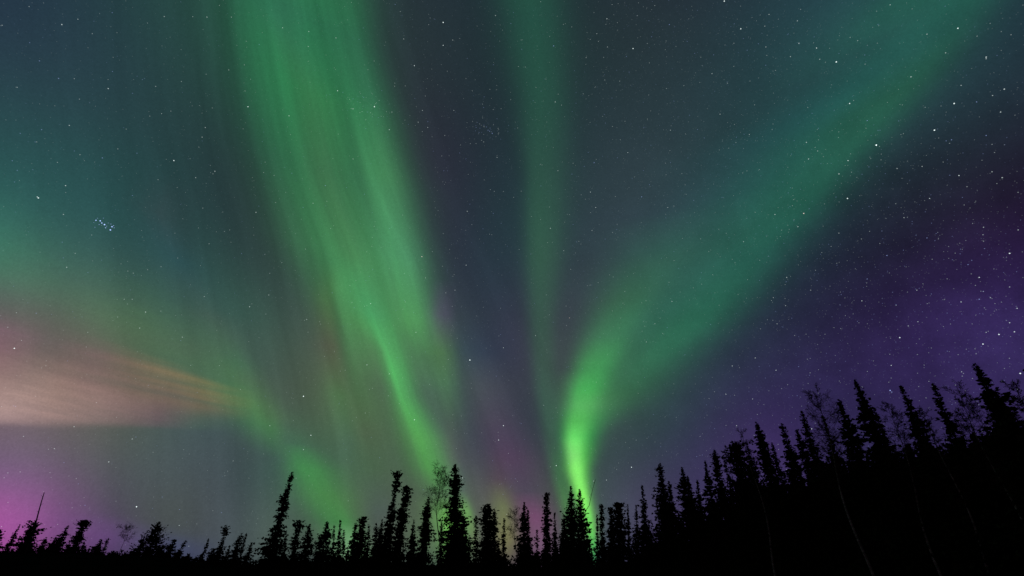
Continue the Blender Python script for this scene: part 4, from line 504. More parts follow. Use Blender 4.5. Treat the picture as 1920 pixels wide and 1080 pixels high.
 (-5.5922, 74.693, 0.90799, 0.52416), (31.06, 41.325, 9.1044, 1.4075), (-18.167, 67.25, 1.5325, 0.54599), (30.889, 47.107, 9.4904, 1.7), (11.627, 70.926, 2.4468, 0.59768), (-12.621, 72.358, 1.7357, 0.37379),
 (19.239, 58.005, 6.3883, 0.82251), (-25.506, 65.475, 1.4342, 0.35888), (30.243, 38.329, 8.6607, 1.5818), (-8.046, 73.912, 3.7041, 0.74923), (19.022, 59.833, 5.062, 0.96278), (3.4899, 66.825, 2.4909, 0.38361),
 (-6.1552, 68.164, 2.5511, 0.48078), (-5.5846, 74.636, 1.2586, 0.53833), (26.207, 51.314, 7.7781, 1.4649), (-18.671, 75.935, 1.6391, 0.40485), (12.184, 71.238, 3.5221, 0.44171), (27.145, 58.009, 8.5828, 1.3475),
 (27.008, 35.253, 9.5391, 1.6633), (-9.7564, 75.738, 1.6305, 0.55358), (-11.768, 72.628, 2.0748, 0.5113), (24.286, 50.09, 8.3344, 1.3808), (-15.972, 74.089, 3.1069, 0.41505), (24.658, 55.32, 7.3518, 1.0805),
 (-17.779, 76.947, 2.2192, 0.42996), (27.853, 34.802, 8.9934, 1.4148), (23.426, 66.696, 6.3527, 1.1214), (32.427, 39.771, 9.3681, 1.7), (-26.061, 68.887, 2.1131, 0.55025), (-11.57, 79.373, 1.8471, 0.53017),
 (37.565, 33.208, 8.2166, 1.664), (21.81, 56.36, 7.3532, 1.1692), (-17.555, 73.038, 2.6717, 0.59813), (25.887, 58.267, 8.5216, 1.5175), (27.623, 39.394, 7.6119, 1.0197), (23.013, 60.559, 5.6227, 1.0599),
 (-8.2573, 78.068, 3.2534, 0.41184), (-1.6699, 73.238, 1.6504, 0.43813), (7.104, 71.182, 3.8729, 0.7623), (25.671, 60.108, 7.4212, 1.4532), (-21.011, 74.412, 1.6731, 0.54203), (28.744, 40.287, 8.4321, 1.2017),
 (35.807, 33.945, 8.1486, 1.3271), (-28.576, 71.388, 1.2384, 0.52602), (31.469, 38.81, 8.9799, 1.3707), (27.586, 33.574, 8.0118, 1.1696), (22.42, 50.778, 8.1102, 1.562), (33.212, 33.584, 8.0818, 1.449),
 (27.351, 59.258, 8.6545, 1.2341), (-12.718, 69.752, 2.0949, 0.53838), (24.586, 40.157, 9.6946, 1.2722), (29.106, 45.768, 8.5464, 1.6714), (32.033, 28.528, 8.1139, 1.4193), (32.049, 32.133, 8.4722, 1.6742),
 (32.016, 33.468, 8.7989, 1.3549), (-16.293, 68.496, 2.8936, 0.39723), (28.103, 36.236, 9.183, 1.5108), (24.016, 51.303, 6.9407, 0.99755), (-22.316, 70.845, 2.1934, 0.50242), (25.991, 48.886, 8.1974, 1.3226),
 (28.025, 32.395, 7.4733, 1.0281), (36.074, 32.326, 8.8427, 1.4861), (37.28, 32.554, 8.7809, 1.1374), (-10.297, 75.57, 0.70547, 0.5443), (14.58, 62.575, 2.5203, 0.42459), (-24.648, 76.823, 2.312, 0.59633),
 (27.998, 27.791, 7.5916, 1.3576), (29.646, 38.377, 8.9104, 1.3234), (28.377, 54.943, 8.7693, 1.6714), (30.206, 52.802, 7.1635, 0.95947), (28.444, 26.055, 8.2717, 1.1135), (31.616, 45.202, 9.9546, 1.7),
 (18.646, 70.714, 5.0543, 0.73805), (23.427, 49.813, 7.9987, 1.4429), (-5.6574, 70.298, 2.0981, 0.52977), (-31.768, 75.795, 1.5623, 0.41892), (-37.643, 83.864, 1.02, 0.35049), (29.587, 36.887, 8.0757, 1.2092),
 (6.9855, 70.083, 4.0047, 0.66746), (31.059, 41.783, 7.5406, 1.4275), (23.047, 47.835, 6.0989, 1.0309), (-30.257, 69.809, 1.5413, 0.3797), (14.844, 71.159, 2.6019, 0.37391), (28.035, 31.999, 8.5201, 1.0892),
 (24.913, 56.457, 8.4665, 1.0156), (-6.404, 67.962, 3.0447, 0.47204), (-25.205, 76.581, 2.5522, 0.44904), (-0.59291, 74.094, 1.0311, 0.39191), (-24.275, 78.006, 2.572, 0.39567), (27.268, 56.972, 7.4545, 1.025),
 (32.108, 47.742, 9.5801, 1.246), (18.198, 62.757, 5.364, 0.89584), (17.821, 67.689, 5.3646, 0.78372), (-43.535, 87.475, 0.99991, 0.5926), (29.196, 32.234, 9.3248, 1.1279), (-11.719, 68.711, 2.2276, 0.43061),
 (29.013, 46.248, 9.8905, 1.7), (9.1259, 64.992, 1.1518, 0.50337), (34.429, 36.383, 8.3376, 1.6111),
]
STAR_GAIN = 0.52
STARS = [
 (-55.444, 40.998, 0.6, 'w'), (-54.697, 42.046, 0.4, 'w'), (-53.161, 41.694, 0.35, 'w'), (-48.642, 46.139, 0.45, 'w'), (-44.877, 48.084, 0.5, 'w'), (-42.479, 49.22, 0.4, 'w'),
 (-36.354, 50.677, 0.5, 'w'), (-32.958, 51.468, 0.5, 'w'), (-32.428, 50.199, 0.45, 'w'), (-29.076, 51.994, 0.5, 'w'), (-37.02, 42.614, 0.8, 'w'), (-32.163, 43.36, 0.6, 'w'),
 (-40.453, 44.936, 0.4, 'w'), (-27.0, 47.372, 0.7, 'w'), (-41.937, 35.159, 0.9, 'w'), (-37.902, 35.667, 0.6, 'w'), (-39.424, 34.437, 0.5, 'w'), (-50.943, 34.178, 0.5, 'w'),
 (-55.258, 37.636, 0.4, 'b'), (-53.431, 37.176, 0.45, 'b'), (-50.192, 39.856, 0.35, 'b'), (-47.657, 40.503, 0.3, 'b'), (-47.536, 40.674, 0.25, 'b'), (-49.795, 38.416, 0.6, 'w'),
 (-46.321, 40.524, 0.4, 'w'), (-52.475, 32.877, 0.4, 'b'), (-53.557, 31.875, 0.35, 'b'), (-47.52, 32.857, 0.5, 'b'), (-49.153, 32.334, 0.4, 'w'), (-46.759, 34.122, 0.4, 'w'),
 (-48.96, 29.473, 0.6, 'w'), (-25.658, 37.807, 0.5, 'b'), (-40.407, 39.156, 0.5, 'w'), (-40.336, 38.209, 0.5, 'w'), (-44.75, 38.601, 0.4, 'w'), (-12.553, 56.428, 1.0, 'w'),
 (-12.128, 54.371, 0.7, 'w'), (-10.56, 55.014, 0.5, 'w'), (-18.854, 54.082, 0.5, 'w'), (-16.473, 51.918, 0.7, 'w'), (-3.0968, 57.64, 0.5, 'w'), (7.3971, 54.706, 0.6, 'b'),
 (17.175, 56.198, 0.6, 'w'), (15.093, 55.119, 0.45, 'w'), (20.621, 52.876, 0.9, 'w'), (26.907, 53.804, 0.5, 'b'), (16.565, 53.682, 0.45, 'w'), (12.806, 53.146, 0.4, 'w'),
 (7.0814, 49.312, 0.6, 'w'), (8.0816, 48.924, 0.4, 'w'), (-14.285, 47.775, 0.5, 'w'), (-9.3801, 48.286, 0.45, 'w'), (-21.457, 47.0, 1.0, 'w'), (-24.353, 46.172, 0.6, 'w'),
 (-18.79, 46.945, 0.5, 'w'), (-18.754, 45.137, 0.6, 'w'), (-13.166, 46.158, 0.5, 'w'), (-2.2012, 46.789, 0.4, 'w'), (6.8589, 42.141, 0.5, 'w'), (12.277, 42.547, 0.6, 'b'),
 (17.261, 42.972, 0.5, 'w'), (-2.2816, 43.756, 0.5, 'w'), (-14.706, 46.519, 0.5, 'w'), (15.392, 50.668, 0.4, 'w'), (17.699, 50.227, 0.4, 'w'), (23.66, 44.13, 0.5, 'w'),
 (-22.936, 41.258, 0.5, 'w'), (-10.456, 45.609, 0.4, 'w'), (35.41, 53.527, 1.0, 'w'), (36.245, 50.614, 0.9, 'w'), (40.118, 50.499, 0.5, 'w'), (42.794, 48.716, 0.5, 'w'),
 (39.124, 49.777, 0.45, 'w'), (41.959, 46.912, 0.6, 'w'), (43.45, 45.753, 0.7, 'w'), (43.267, 44.733, 0.5, 'w'), (44.652, 43.802, 1.1, 'w'), (40.529, 46.226, 0.5, 'w'),
 (38.344, 48.066, 0.5, 'w'), (34.808, 49.73, 0.4, 'w'), (30.916, 47.995, 0.5, 'w'), (32.467, 46.562, 0.4, 'w'), (44.087, 39.933, 0.9, 'w'), (49.935, 39.484, 0.6, 'w'),
 (53.248, 39.77, 0.5, 'w'), (55.031, 40.931, 0.9, 'w'), (55.498, 37.826, 0.7, 'w'), (55.434, 37.717, 0.5, 'w'), (52.822, 41.866, 0.5, 'w'), (51.536, 45.551, 0.5, 'w'),
 (51.752, 35.81, 1.0, 'w'), (53.182, 35.084, 0.5, 'b'), (49.439, 34.555, 1.1, 'w'), (44.644, 35.508, 1.4, 'w'), (55.249, 34.951, 0.7, 'w'), (54.353, 34.942, 0.5, 'w'),
 (54.173, 33.495, 0.6, 'w'), (52.895, 36.851, 0.5, 'w'), (38.696, 38.323, 0.6, 'w'), (39.427, 37.163, 0.5, 'w'), (38.292, 36.783, 0.6, 'w'), (41.757, 35.235, 0.7, 'w'),
 (40.494, 34.4, 0.7, 'w'), (49.357, 30.238, 0.7, 'w'), (47.242, 32.162, 0.5, 'w'), (45.359, 32.846, 0.5, 'w'), (51.498, 29.47, 0.5, 'w'), (51.872, 28.725, 0.6, 'w'),
 (49.459, 29.126, 0.4, 'w'), (52.475, 32.322, 0.5, 'b'), (50.194, 33.213, 0.5, 'b'), (49.81, 33.32, 0.4, 'b'), (44.867, 37.852, 0.5, 'b'), (33.132, 41.129, 0.5, 'w'),
 (30.456, 44.043, 0.5, 'w'), (31.801, 42.596, 0.35, 'w'), (47.397, 44.483, 0.4, 'w'), (26.626, 44.976, 0.35, 'b'), (-50.2, 27.71, 0.9, 'w'), (-50.301, 27.76, 0.6, 'w'),
 (-48.086, 27.168, 0.5, 'w'), (-46.011, 24.397, 0.4, 'w'), (-46.11, 23.075, 0.5, 'w'), (-39.34, 25.472, 0.4, 'w'), (-41.284, 24.217, 0.4, 'w'), (-39.137, 21.113, 0.6, 'w'),
 (-39.1, 19.6, 0.5, 'w'), (-40.538, 21.938, 0.4, 'w'), (-41.129, 21.762, 0.4, 'w'), (-30.377, 23.795, 0.6, 'w'), (-28.824, 25.356, 0.5, 'w'), (-34.803, 23.787, 0.45, 'w'),
 (-32.515, 33.162, 0.6, 'w'), (-26.604, 35.693, 0.5, 'w'), (-35.999, 28.835, 0.4, 'w'), (-34.033, 29.587, 0.3, 'w'), (-35.476, 19.604, 0.5, 'w'), (-46.758, 15.738, 0.9, 'w'),
 (-24.34, 23.598, 0.5, 'w'), (-23.889, 33.577, 0.4, 'w'), (-39.304, 28.843, 0.3, 'w'), (-26.194, 30.832, 0.4, 'w'), (-12.023, 32.208, 0.8, 'r'), (-11.269, 29.871, 0.5, 'w'),
 (-6.1257, 31.667, 0.6, 'w'), (-6.3733, 37.719, 0.6, 'w'), (-2.6577, 37.624, 0.4, 'b'), (-3.11, 35.28, 0.35, 'w'), (-2.8125, 35.227, 0.35, 'w'), (11.318, 39.465, 0.6, 'w'),
 (11.844, 37.709, 0.6, 'w'), (18.205, 38.052, 0.6, 'b'), (5.3582, 35.861, 0.6, 'w'), (7.0163, 33.252, 0.5, 'w'), (7.779, 31.093, 0.4, 'w'), (11.029, 35.236, 0.5, 'w'),
 (7.2444, 25.618, 0.5, 'r'), (17.404, 24.115, 0.5, 'w'), (19.774, 26.272, 0.6, 'w'), (16.126, 22.262, 0.5, 'w'), (-1.0453, 22.416, 0.6, 'w'), (-7.3965, 28.754, 0.5, 'w'),
 (-8.5306, 28.385, 0.5, 'w'), (-11.784, 23.712, 0.6, 'w'), (-17.579, 26.332, 0.6, 'w'), (-19.752, 26.158, 0.4, 'w'), (21.308, 36.351, 0.5, 'w'), (2.9096, 23.775, 0.5, 'w'),
 (-13.47, 26.968, 0.4, 'w'), (40.352, 31.965, 1.0, 'w'), (35.96, 31.987, 0.9, 'r'), (34.975, 30.915, 0.6, 'w'), (33.145, 32.752, 0.6, 'w'), (29.097, 30.965, 0.5, 'w'),
 (32.367, 26.375, 0.6, 'w'), (30.524, 24.705, 0.5, 'w'), (31.462, 23.666, 0.5, 'w'), (30.169, 22.076, 0.5, 'w'), (31.476, 20.617, 0.4, 'w'), (44.121, 28.565, 0.5, 'w'),
 (46.604, 29.361, 0.6, 'w'), (49.066, 25.538, 0.5, 'w'), (48.782, 24.979, 0.45, 'w'), (48.6, 24.472, 0.4, 'w'), (48.416, 23.87, 0.4, 'b'), (49.724, 22.889, 0.9, 'w'),
 (47.152, 21.764, 0.7, 'w'), (41.574, 25.83, 0.6, 'b'), (45.058, 26.232, 0.5, 'b'), (46.874, 23.029, 0.5, 'b'), (47.246, 23.274, 0.4, 'b'), (38.188, 22.458, 0.6, 'w'),
 (42.64, 22.148, 0.5, 'w'), (45.24, 20.224, 0.6, 'w'), (47.185, 19.95, 0.5, 'w'), (46.457, 20.057, 0.6, 'b'), (39.959, 18.483, 0.9, 'w'), (40.927, 19.318, 0.5, 'w'),
 (41.737, 19.489, 0.5, 'w'), (45.309, 16.5, 0.9, 'w'), (46.555, 16.965, 0.9, 'w'), (47.529, 16.899, 0.7, 'w'), (47.531, 17.666, 0.6, 'w'), (48.398, 18.608, 0.6, 'w'),
 (39.289, 24.279, 0.5, 'b'), (40.689, 21.386, 0.4, 'b'), (45.857, 17.353, 0.5, 'w'), (50.977, 24.423, 0.5, 'w'), (48.643, 20.361, 0.5, 'w'), (38.449, 29.135, 0.5, 'w'),
 (40.116, 27.972, 0.4, 'w'), (34.193, 24.593, 0.5, 'w'), (-22.996, 15.755, 1.1, 'w'), (-21.503, 12.001, 0.8, 'w'), (-21.952, 10.564, 0.6, 'w'), (-25.586, 12.567, 0.5, 'w'),
 (-5.083, 20.969, 1.2, 'w'), (-0.96676, 13.881, 0.9, 'w'), (-1.4897, 12.363, 0.8, 'w'), (-10.985, 14.252, 0.8, 'w'), (-16.948, 19.688, 0.6, 'w'), (-14.323, 18.939, 0.6, 'w'),
 (-5.3346, 8.4612, 0.7, 'w'), (-41.519, 8.6458, 0.5, 'w'), (-37.61, 8.0405, 0.6, 'w'), (-36.553, 10.08, 0.5, 'w'), (-40.86, 10.501, 0.5, 'w'), (-34.553, 4.6823, 1.0, 'w'),
 (-43.719, 9.2937, 0.4, 'w'), (-30.979, 3.3571, 0.5, 'w'), (-34.683, 9.1598, 0.3, 'w'), (-28.079, 9.0377, 0.4, 'w'), (-42.859, 4.4716, 0.3, 'w'), (12.797, 9.3359, 0.9, 'w'),
 (4.8178, 9.6976, 0.8, 'w'), (10.058, 8.1593, 0.6, 'w'), (8.7082, 8.0858, 0.5, 'w'), (24.807, 18.644, 0.6, 'w'), (27.228, 19.105, 0.6, 'w'), (28.88, 17.601, 0.6, 'w'),
 (31.849, 16.846, 0.4, 'w'), (23.565, 15.907, 0.6, 'w'), (26.022, 15.132, 0.5, 'w'), (23.942, 12.729, 0.6, 'w'), (37.742, 14.147, 0.9, 'b'), (37.815, 13.991, 0.6, 'b'),
 (38.526, 16.263, 0.6, 'w'), (42.368, 13.704, 0.5, 'w'), (43.162, 14.666, 0.5, 'w'), (46.627, 13.712, 1.0, 'w'), (30.579, 11.717, 0.7, 'w'), (-45.731, 27.64, 0.95, 'b'),
 (-45.418, 27.72, 1.1, 'b'), (-45.233, 27.592, 0.95, 'b'), (-44.991, 27.538, 1.3, 'b'), (-44.806, 27.305, 0.7, 'b'), (-44.393, 27.265, 1.2, 'b'), (-44.388, 27.576, 1.1, 'b'),
 (-44.31, 27.711, 0.6, 'b'), (-45.567, 27.045, 0.4, 'b'), (-45.695, 27.86, 0.4, 'b'), (-45.286, 28.032, 0.4, 'b'), (-44.782, 27.778, 0.4, 'b'), (-44.199, 27.549, 0.5, 'b'),
 (-45.805, 27.405, 0.35, 'b'), (-45.364, 27.384, 0.5, 'b'), (-44.786, 27.467, 0.5, 'b'), (-44.556, 27.767, 0.5, 'b'), (-3.7979, 46.581, 0.5, 'b'), (-3.5403, 46.479, 0.5, 'b'),
 (-3.1108, 46.269, 0.6, 'b'), (-3.4711, 46.813, 0.4, 'b'), (-4.0678, 46.903, 0.35, 'b'), (-4.7162, 47.812, 0.35, 'w'), (-4.4011, 45.334, 0.4, 'w'), (-4.7419, 45.488, 0.35, 'w'),
]

# ------------------------------------------------------------------ helpers
def tag(o, label=None, cat=None, group=None, kind=None):
    if label: o['label'] = label
    if cat: o['category'] = cat
    if group: o['group'] = group
    if kind: o['kind'] = kind
    return o
def mesh_obj(name, verts, faces, mat, parent=None, smooth=False):
    me = bpy.data.meshes.new(name)
    me.from_pydata(verts, [], faces)
    me.materials.append(mat)
    if smooth:
        me.polygons.foreach_set('use_smooth', [True] * len(me.polygons))
    me.update()
    o = bpy.data.objects.new(name, me)
    COL.objects.link(o)
    if parent: o.parent = parent
    return o
def node_mat(name, c1, c2, scale, rough=0.9, detail=3.0, stretch=(1, 1, 1)):
    m = bpy.data.materials.new(name)
    m.use_nodes = True
    nt = m.node_tree
    b = nt.nodes['Principled BSDF']
    tcn = nt.nodes.new('ShaderNodeTexCoord'); mp = nt.nodes.new('ShaderNodeMapping')
    mp.inputs['Scale'].default_value = stretch
    nz = nt.nodes.new('ShaderNodeTexNoise'); nz.inputs['Scale'].default_value = scale; nz.inputs['Detail'].default_value = detail
    rp = nt.nodes.new('ShaderNodeValToRGB')
    rp.color_ramp.elements[0].position = 0.35; rp.color_ramp.elements[0].color = (*c1, 1)
    rp.color_ramp.elements[1].position = 0.65; rp.color_ramp.elements[1].color = (*c2, 1)
    nt.links.new(tcn.outputs['Object'], mp.inputs['Vector']); nt.links.new(mp.outputs[0], nz.inputs['Vector'])
    nt.links.new(nz.outputs['Fac'], rp.inputs['Fac']); nt.links.new(rp.outputs['Color'], b.inputs['Base Color'])
    b.inputs['Roughness'].default_value = rough
    b.inputs['Specular IOR Level'].default_value = 0.0
    return m
MAT_NEEDLES = node_mat('spruce_needles', (0.012, 0.020, 0.010), (0.030, 0.042, 0.022), 1.6)
MAT_BARK = node_mat('spruce_bark', (0.03, 0.024, 0.02), (0.07, 0.06, 0.05), 6.0, stretch=(1, 1, 0.3))
MAT_BIRCH = node_mat('birch_bark', (0.10, 0.105, 0.11), (0.33, 0.34, 0.35), 3.0, stretch=(0.6, 0.6, 2.5))
MAT_TWIG = node_mat('birch_twigs', (0.035, 0.028, 0.026), (0.07, 0.06, 0.055), 3.0)
MAT_SNAG = node_mat('weathered_wood', (0.06, 0.055, 0.05), (0.12, 0.11, 0.10), 5.0, stretch=(1, 1, 0.3))
MAT_GROUND = node_mat('tundra_ground', (0.005, 0.0055, 0.004), (0.014, 0.013, 0.010), 0.35, detail=8.0)
MAT_SHRUB = node_mat('shrub_leaves', (0.016, 0.02, 0.011), (0.034, 0.038, 0.022), 1.1)

def smooth(a, b, v):
    t = min(1.0, max(0.0, (v - a) / (b - a)))
    return t * t * (3 - 2 * t)
def ground_z(x, y):
    r = math.hypot(x, y)
    az = degrees(math.atan2(x, y))
    row = float(np.interp(az, ROW_AZ, ROW_R)); top = float(np.interp(az, ROW_AZ, ROW_Z))
    z = top * smooth(14.0, row * 0.93, r) * (1 - smooth(250, 900, r))
    slope = float(np.interp(az, [8, 22, 60, 100, 140], [0, 0.10, 0.17, 0.1, 0]))
    z += slope * max(0.0, min(r - row, 90.0)) * (1 - smooth(160, 700, r))
    if r > 5:
        z += 0.12 * sin(x * 0.31 + 1.3) * sin(y * 0.27 + 0.4) * smooth(5, 20, r) * (1 - smooth(200, 500, r))
    return z

# ------------------------------------------------------------------ ground: one sheet to the horizon
azs = [-180 + i * 1.5 for i in range(240)]
rad = [0.0] + [1.5 * (9000 / 1.5) ** (i / 95.0) for i in range(96)]
gv = [(0.0, 0.0, ground_z(0, 0))]; gf = []
for r in rad[1:]:
    for a in azs:
        x, y = r * sin(radians(a)), r * cos(radians(a))
        gv.append((x, y, ground_z(x, y)))
n = len(azs)
for j in range(n):
    gf.append((0, 1 + (j + 1) % n, 1 + j))
for i in range(len(rad) - 2):
    for j in range(n):
        a = 1 + i * n + j; b = 1 + i * n + (j + 1) % n
        gf.append((a, b, b + n, a + n))
tag(mesh_obj('ground', gv, gf, MAT_GROUND, smooth=True), kind='structure')

# ------------------------------------------------------------------ tree building
PROFILE = {
 'cone':   [(0, 1), (.3, .86), (.6, .56), (.85, .27), (.95, .13), (1, .03)],
 'conelace': [(0, 1), (.3, .9), (.45, .72), (.6, .55), (.8, .32), (.93, .12), (1, .02)],
 'taper':  [(0, 1), (.3, .85), (.6, .6), (.8, .4), (.9, .26), (1, .06)],
 'col':    [(0, 1), (.4, .85), (.75, .6), (.93, .42), (1, .1)],
 'colt':   [(0, 1), (.3, .85), (.6, .62), (.9, .5), (.97, .42), (1, .2)],
 'knobcol': [(0, 1), (.35, .85), (.5, .55), (.62, .42), (.74, .3), (.82, .36), (.85, .5), (.9, .26), (.94, .5), (.98, .44), (1, .15)],
 'colclub': [(0, 1), (.3, .95), (.5, .7), (.7, .5), (.85, .5), (.92, .72), (.97, .68), (1, .3)],
 'colblunt': [(0, 1), (.4, .95), (.7, .85), (.88, .78), (.97, .62), (1, .3)],
 'club':   [(0, 1), (.3, .8), (.5, .5), (.66, .36), (.76, .45), (.88, .62), (.95, .4), (1, .1)],
 'clubbig': [(0, 1), (.3, .88), (.5, .62), (.64, .5), (.74, .6), (.86, .74), (.95, .62), (1, .25)],
 'spire':  [(0, 1), (.25, .88), (.45, .55), (.6, .36), (.8, .26), (.93, .14), (1, .04)],
 'bigspire': [(0, 1), (.12, .98), (.25, .82), (.36, .6), (.47, .5), (.5, .34), (.62, .3), (.8, .22), (.94, .14), (1, .06)],
 'jag':    [(0, 1), (.25, .95), (.42, .8), (.5, .6), (.56, .66), (.62, .5), (.7, .42), (.8, .46), (.87, .34), (.94, .2), (1, .05)],
 'blob':   [(0, 1), (.3, .92), (.6, .74), (.82, .56), (.94, .42), (1, .15)],
 'block':  [(0, 1), (.4, .95), (.75, .82), (.9, .66), (.97, .45), (1, .15)],
 'open':   [(0, .9), (.2, 1), (.4, .8), (.6, .6), (.8, .34), (.93, .18), (1, .08)],
 'layer':  [(0, 1), (.35, .85), (.5, .6), (.56, .66), (.7, .42), (.76, .5), (.88, .3), (.95, .2), (1, .05)],
 'rough':  [(0, 1), (.4, .9), (.6, .72), (.7, .7), (.76, .42), (.84, .45), (.88, .2), (.95, .13), (1, .04)],
}
def spruce_sprays(H, R, lean, prof, t0, dens, rng, spray=0.22, per_m=52.0):
    """needle sprays of a spruce crown as thin kite-shaped leaf clusters; returns (verts, faces)"""
    pt, pr = zip(*PROFILE[prof])
    nb = int(H * (1 - t0) * per_m * dens)
    t = np.sort(t0 + (1 - t0) * rng.random(nb) ** 1.05)
    ang = np.arange(nb) * 2.39996 + rng.normal(0, .5, nb)
    k1, k2, ph1, ph2 = rng.uniform(14, 22), rng.uniform(30, 48), rng.uniform(0, 6), rng.uniform(0, 6)
    lump = 1 + .22 * np.sin(t * k1 + ph1 + 1.3 * np.sin(ang)) + .15 * np.sin(t * k2 + ph2 - 2 * ang)
    L = R * np.interp(t, pt, pr) * lump * np.where(rng.random(nb) < .12, rng.uniform(1.05, 1.3, nb), rng.uniform(.5, 1.1, nb))
    L = np.maximum(L, .07) * np.clip((1 - t) / .03 + .25, 0, 1)
    out = np.stack([np.cos(ang), np.sin(ang)], 1)
    rise = np.interp(t, [0, .55, .85, 1], [-.42, -.25, .05, .45]) + rng.normal(0, .16, nb)
    if prof in ('open', 'conelace'):
        rise += .45
    V = []; 
    ns = np.maximum(2, np.ceil(L / .13)).astype(int)
    bi = np.repeat(np.arange(nb), ns)
    s = rng.random(len(bi)) ** .9
    core = rng.random(len(bi)) < .35
    s = np.where(core, s * .55, s)
    base_x = lean[0] * t[bi] + .03 * H / 12 * np.sin(t[bi] * 9 + ph1)
    base_y = lean[1] * t[bi]
    px = base_x + out[bi, 0] * L[bi] * s + rng.normal(0, .03, len(bi))
    py = base_y + out[bi, 1] * L[bi] * s + rng.normal(0, .03, len(bi))
    pz = H * t[bi] + L[bi] * s * rise[bi] + .18 * L[bi] * s * s + rng.normal(0, .04, len(bi))
    pz = np.where(pz > H, H - (pz - H) * .7, pz)
    P = np.stack([px, py, pz], 1)
    # direction of each spray: along the branch, splayed sideways and hanging a little
    side = np.stack([-out[bi, 1], out[bi, 0]], 1)
    sp = rng.normal(0, .6, len(bi))
    D = np.stack([out[bi, 0] + side[:, 0] * sp, out[bi, 1] + side[:, 1] * sp, rise[bi] + rng.normal(-.1, .35, len(bi))], 1)
    D /= np.linalg.norm(D, axis=1, keepdims=True)
    q = rng.normal(0, 1, (len(bi), 3)); W = np.cross(D, q); W /= np.maximum(np.linalg.norm(W, axis=1, keepdims=True), 1e-6)
    ln = spray * rng.uniform(.6, 1.25, len(bi)) * np.clip(.45 + L[bi] / 1.0, .5, 1.1)
    ln = np.where(core, ln * 1.35, ln)
    wd = ln * rng.uniform(.28, .5, len(bi)) * np.where(core, 1.3, 1)
    a = P - D * ln[:, None] * .3; b = P + D * ln[:, None] * .15 + W * wd[:, None]
    c = P + D * ln[:, None] * .8; d = P + D * ln[:, None] * .15 - W * wd[:, None]
    V = np.stack([a, b, c, d], 1).reshape(-1, 3)
    F = np.arange(len(V)).reshape(-1, 4)
    # wooden branch axes as thin long triangles, so boughs read as boughs
    root = np.stack([lean[0] * t, lean[1] * t, H * t], 1)
    tip = root + np.stack([out[:, 0] * L, out[:, 1] * L, L * (rise + .18)], 1) * .95
    tip[:, 2] = np.minimum(tip[:, 2], H)
    up = np.array([[0, 0, .03]])
    V2 = np.stack([root - up, root + up, tip], 1).reshape(-1, 3)
    F2 = (np.arange(len(V2)) + len(V)).reshape(-1, 3)
    return np.concatenate([V, V2]), F.tolist() + F2.tolist()
def tube(V, F, pts, radii, sides=6):
    """a tapered tube along a list of points, appended to V and F"""
    b0 = len(V)
    pts = [np.asarray(p, float) for p in pts]
    for i, p in enumerate(pts):
        d = pts[min(i + 1, len(pts) - 1)] - pts[max(i - 1, 0)]
        d = d / max(np.linalg.norm(d), 1e-9)
        ref = np.array([1.0, 0, 0]) if abs(d[0]) < .8 else np.array([0, 1.0, 0])
        u = np.cross(d, ref); u /= np.linalg.norm(u); w = np.cross(d, u)
        for k in range(sides):
            a = 2 * pi * k / sides
            V.append(tuple(p + radii[i] * (cos(a) * u + sin(a) * w)))
    for i in range(len(pts) - 1):
        for k in range(sides):
            a = b0 + i * sides + k; b = b0 + i * sides + (k + 1) % sides
            F.append((a, b, b + sides, a + sides))
    F.append(tuple(b0 + k for k in reversed(range(sides))))
    F.append(tuple(b0 + (len(pts) - 1) * sides + k for k in range(sides)))

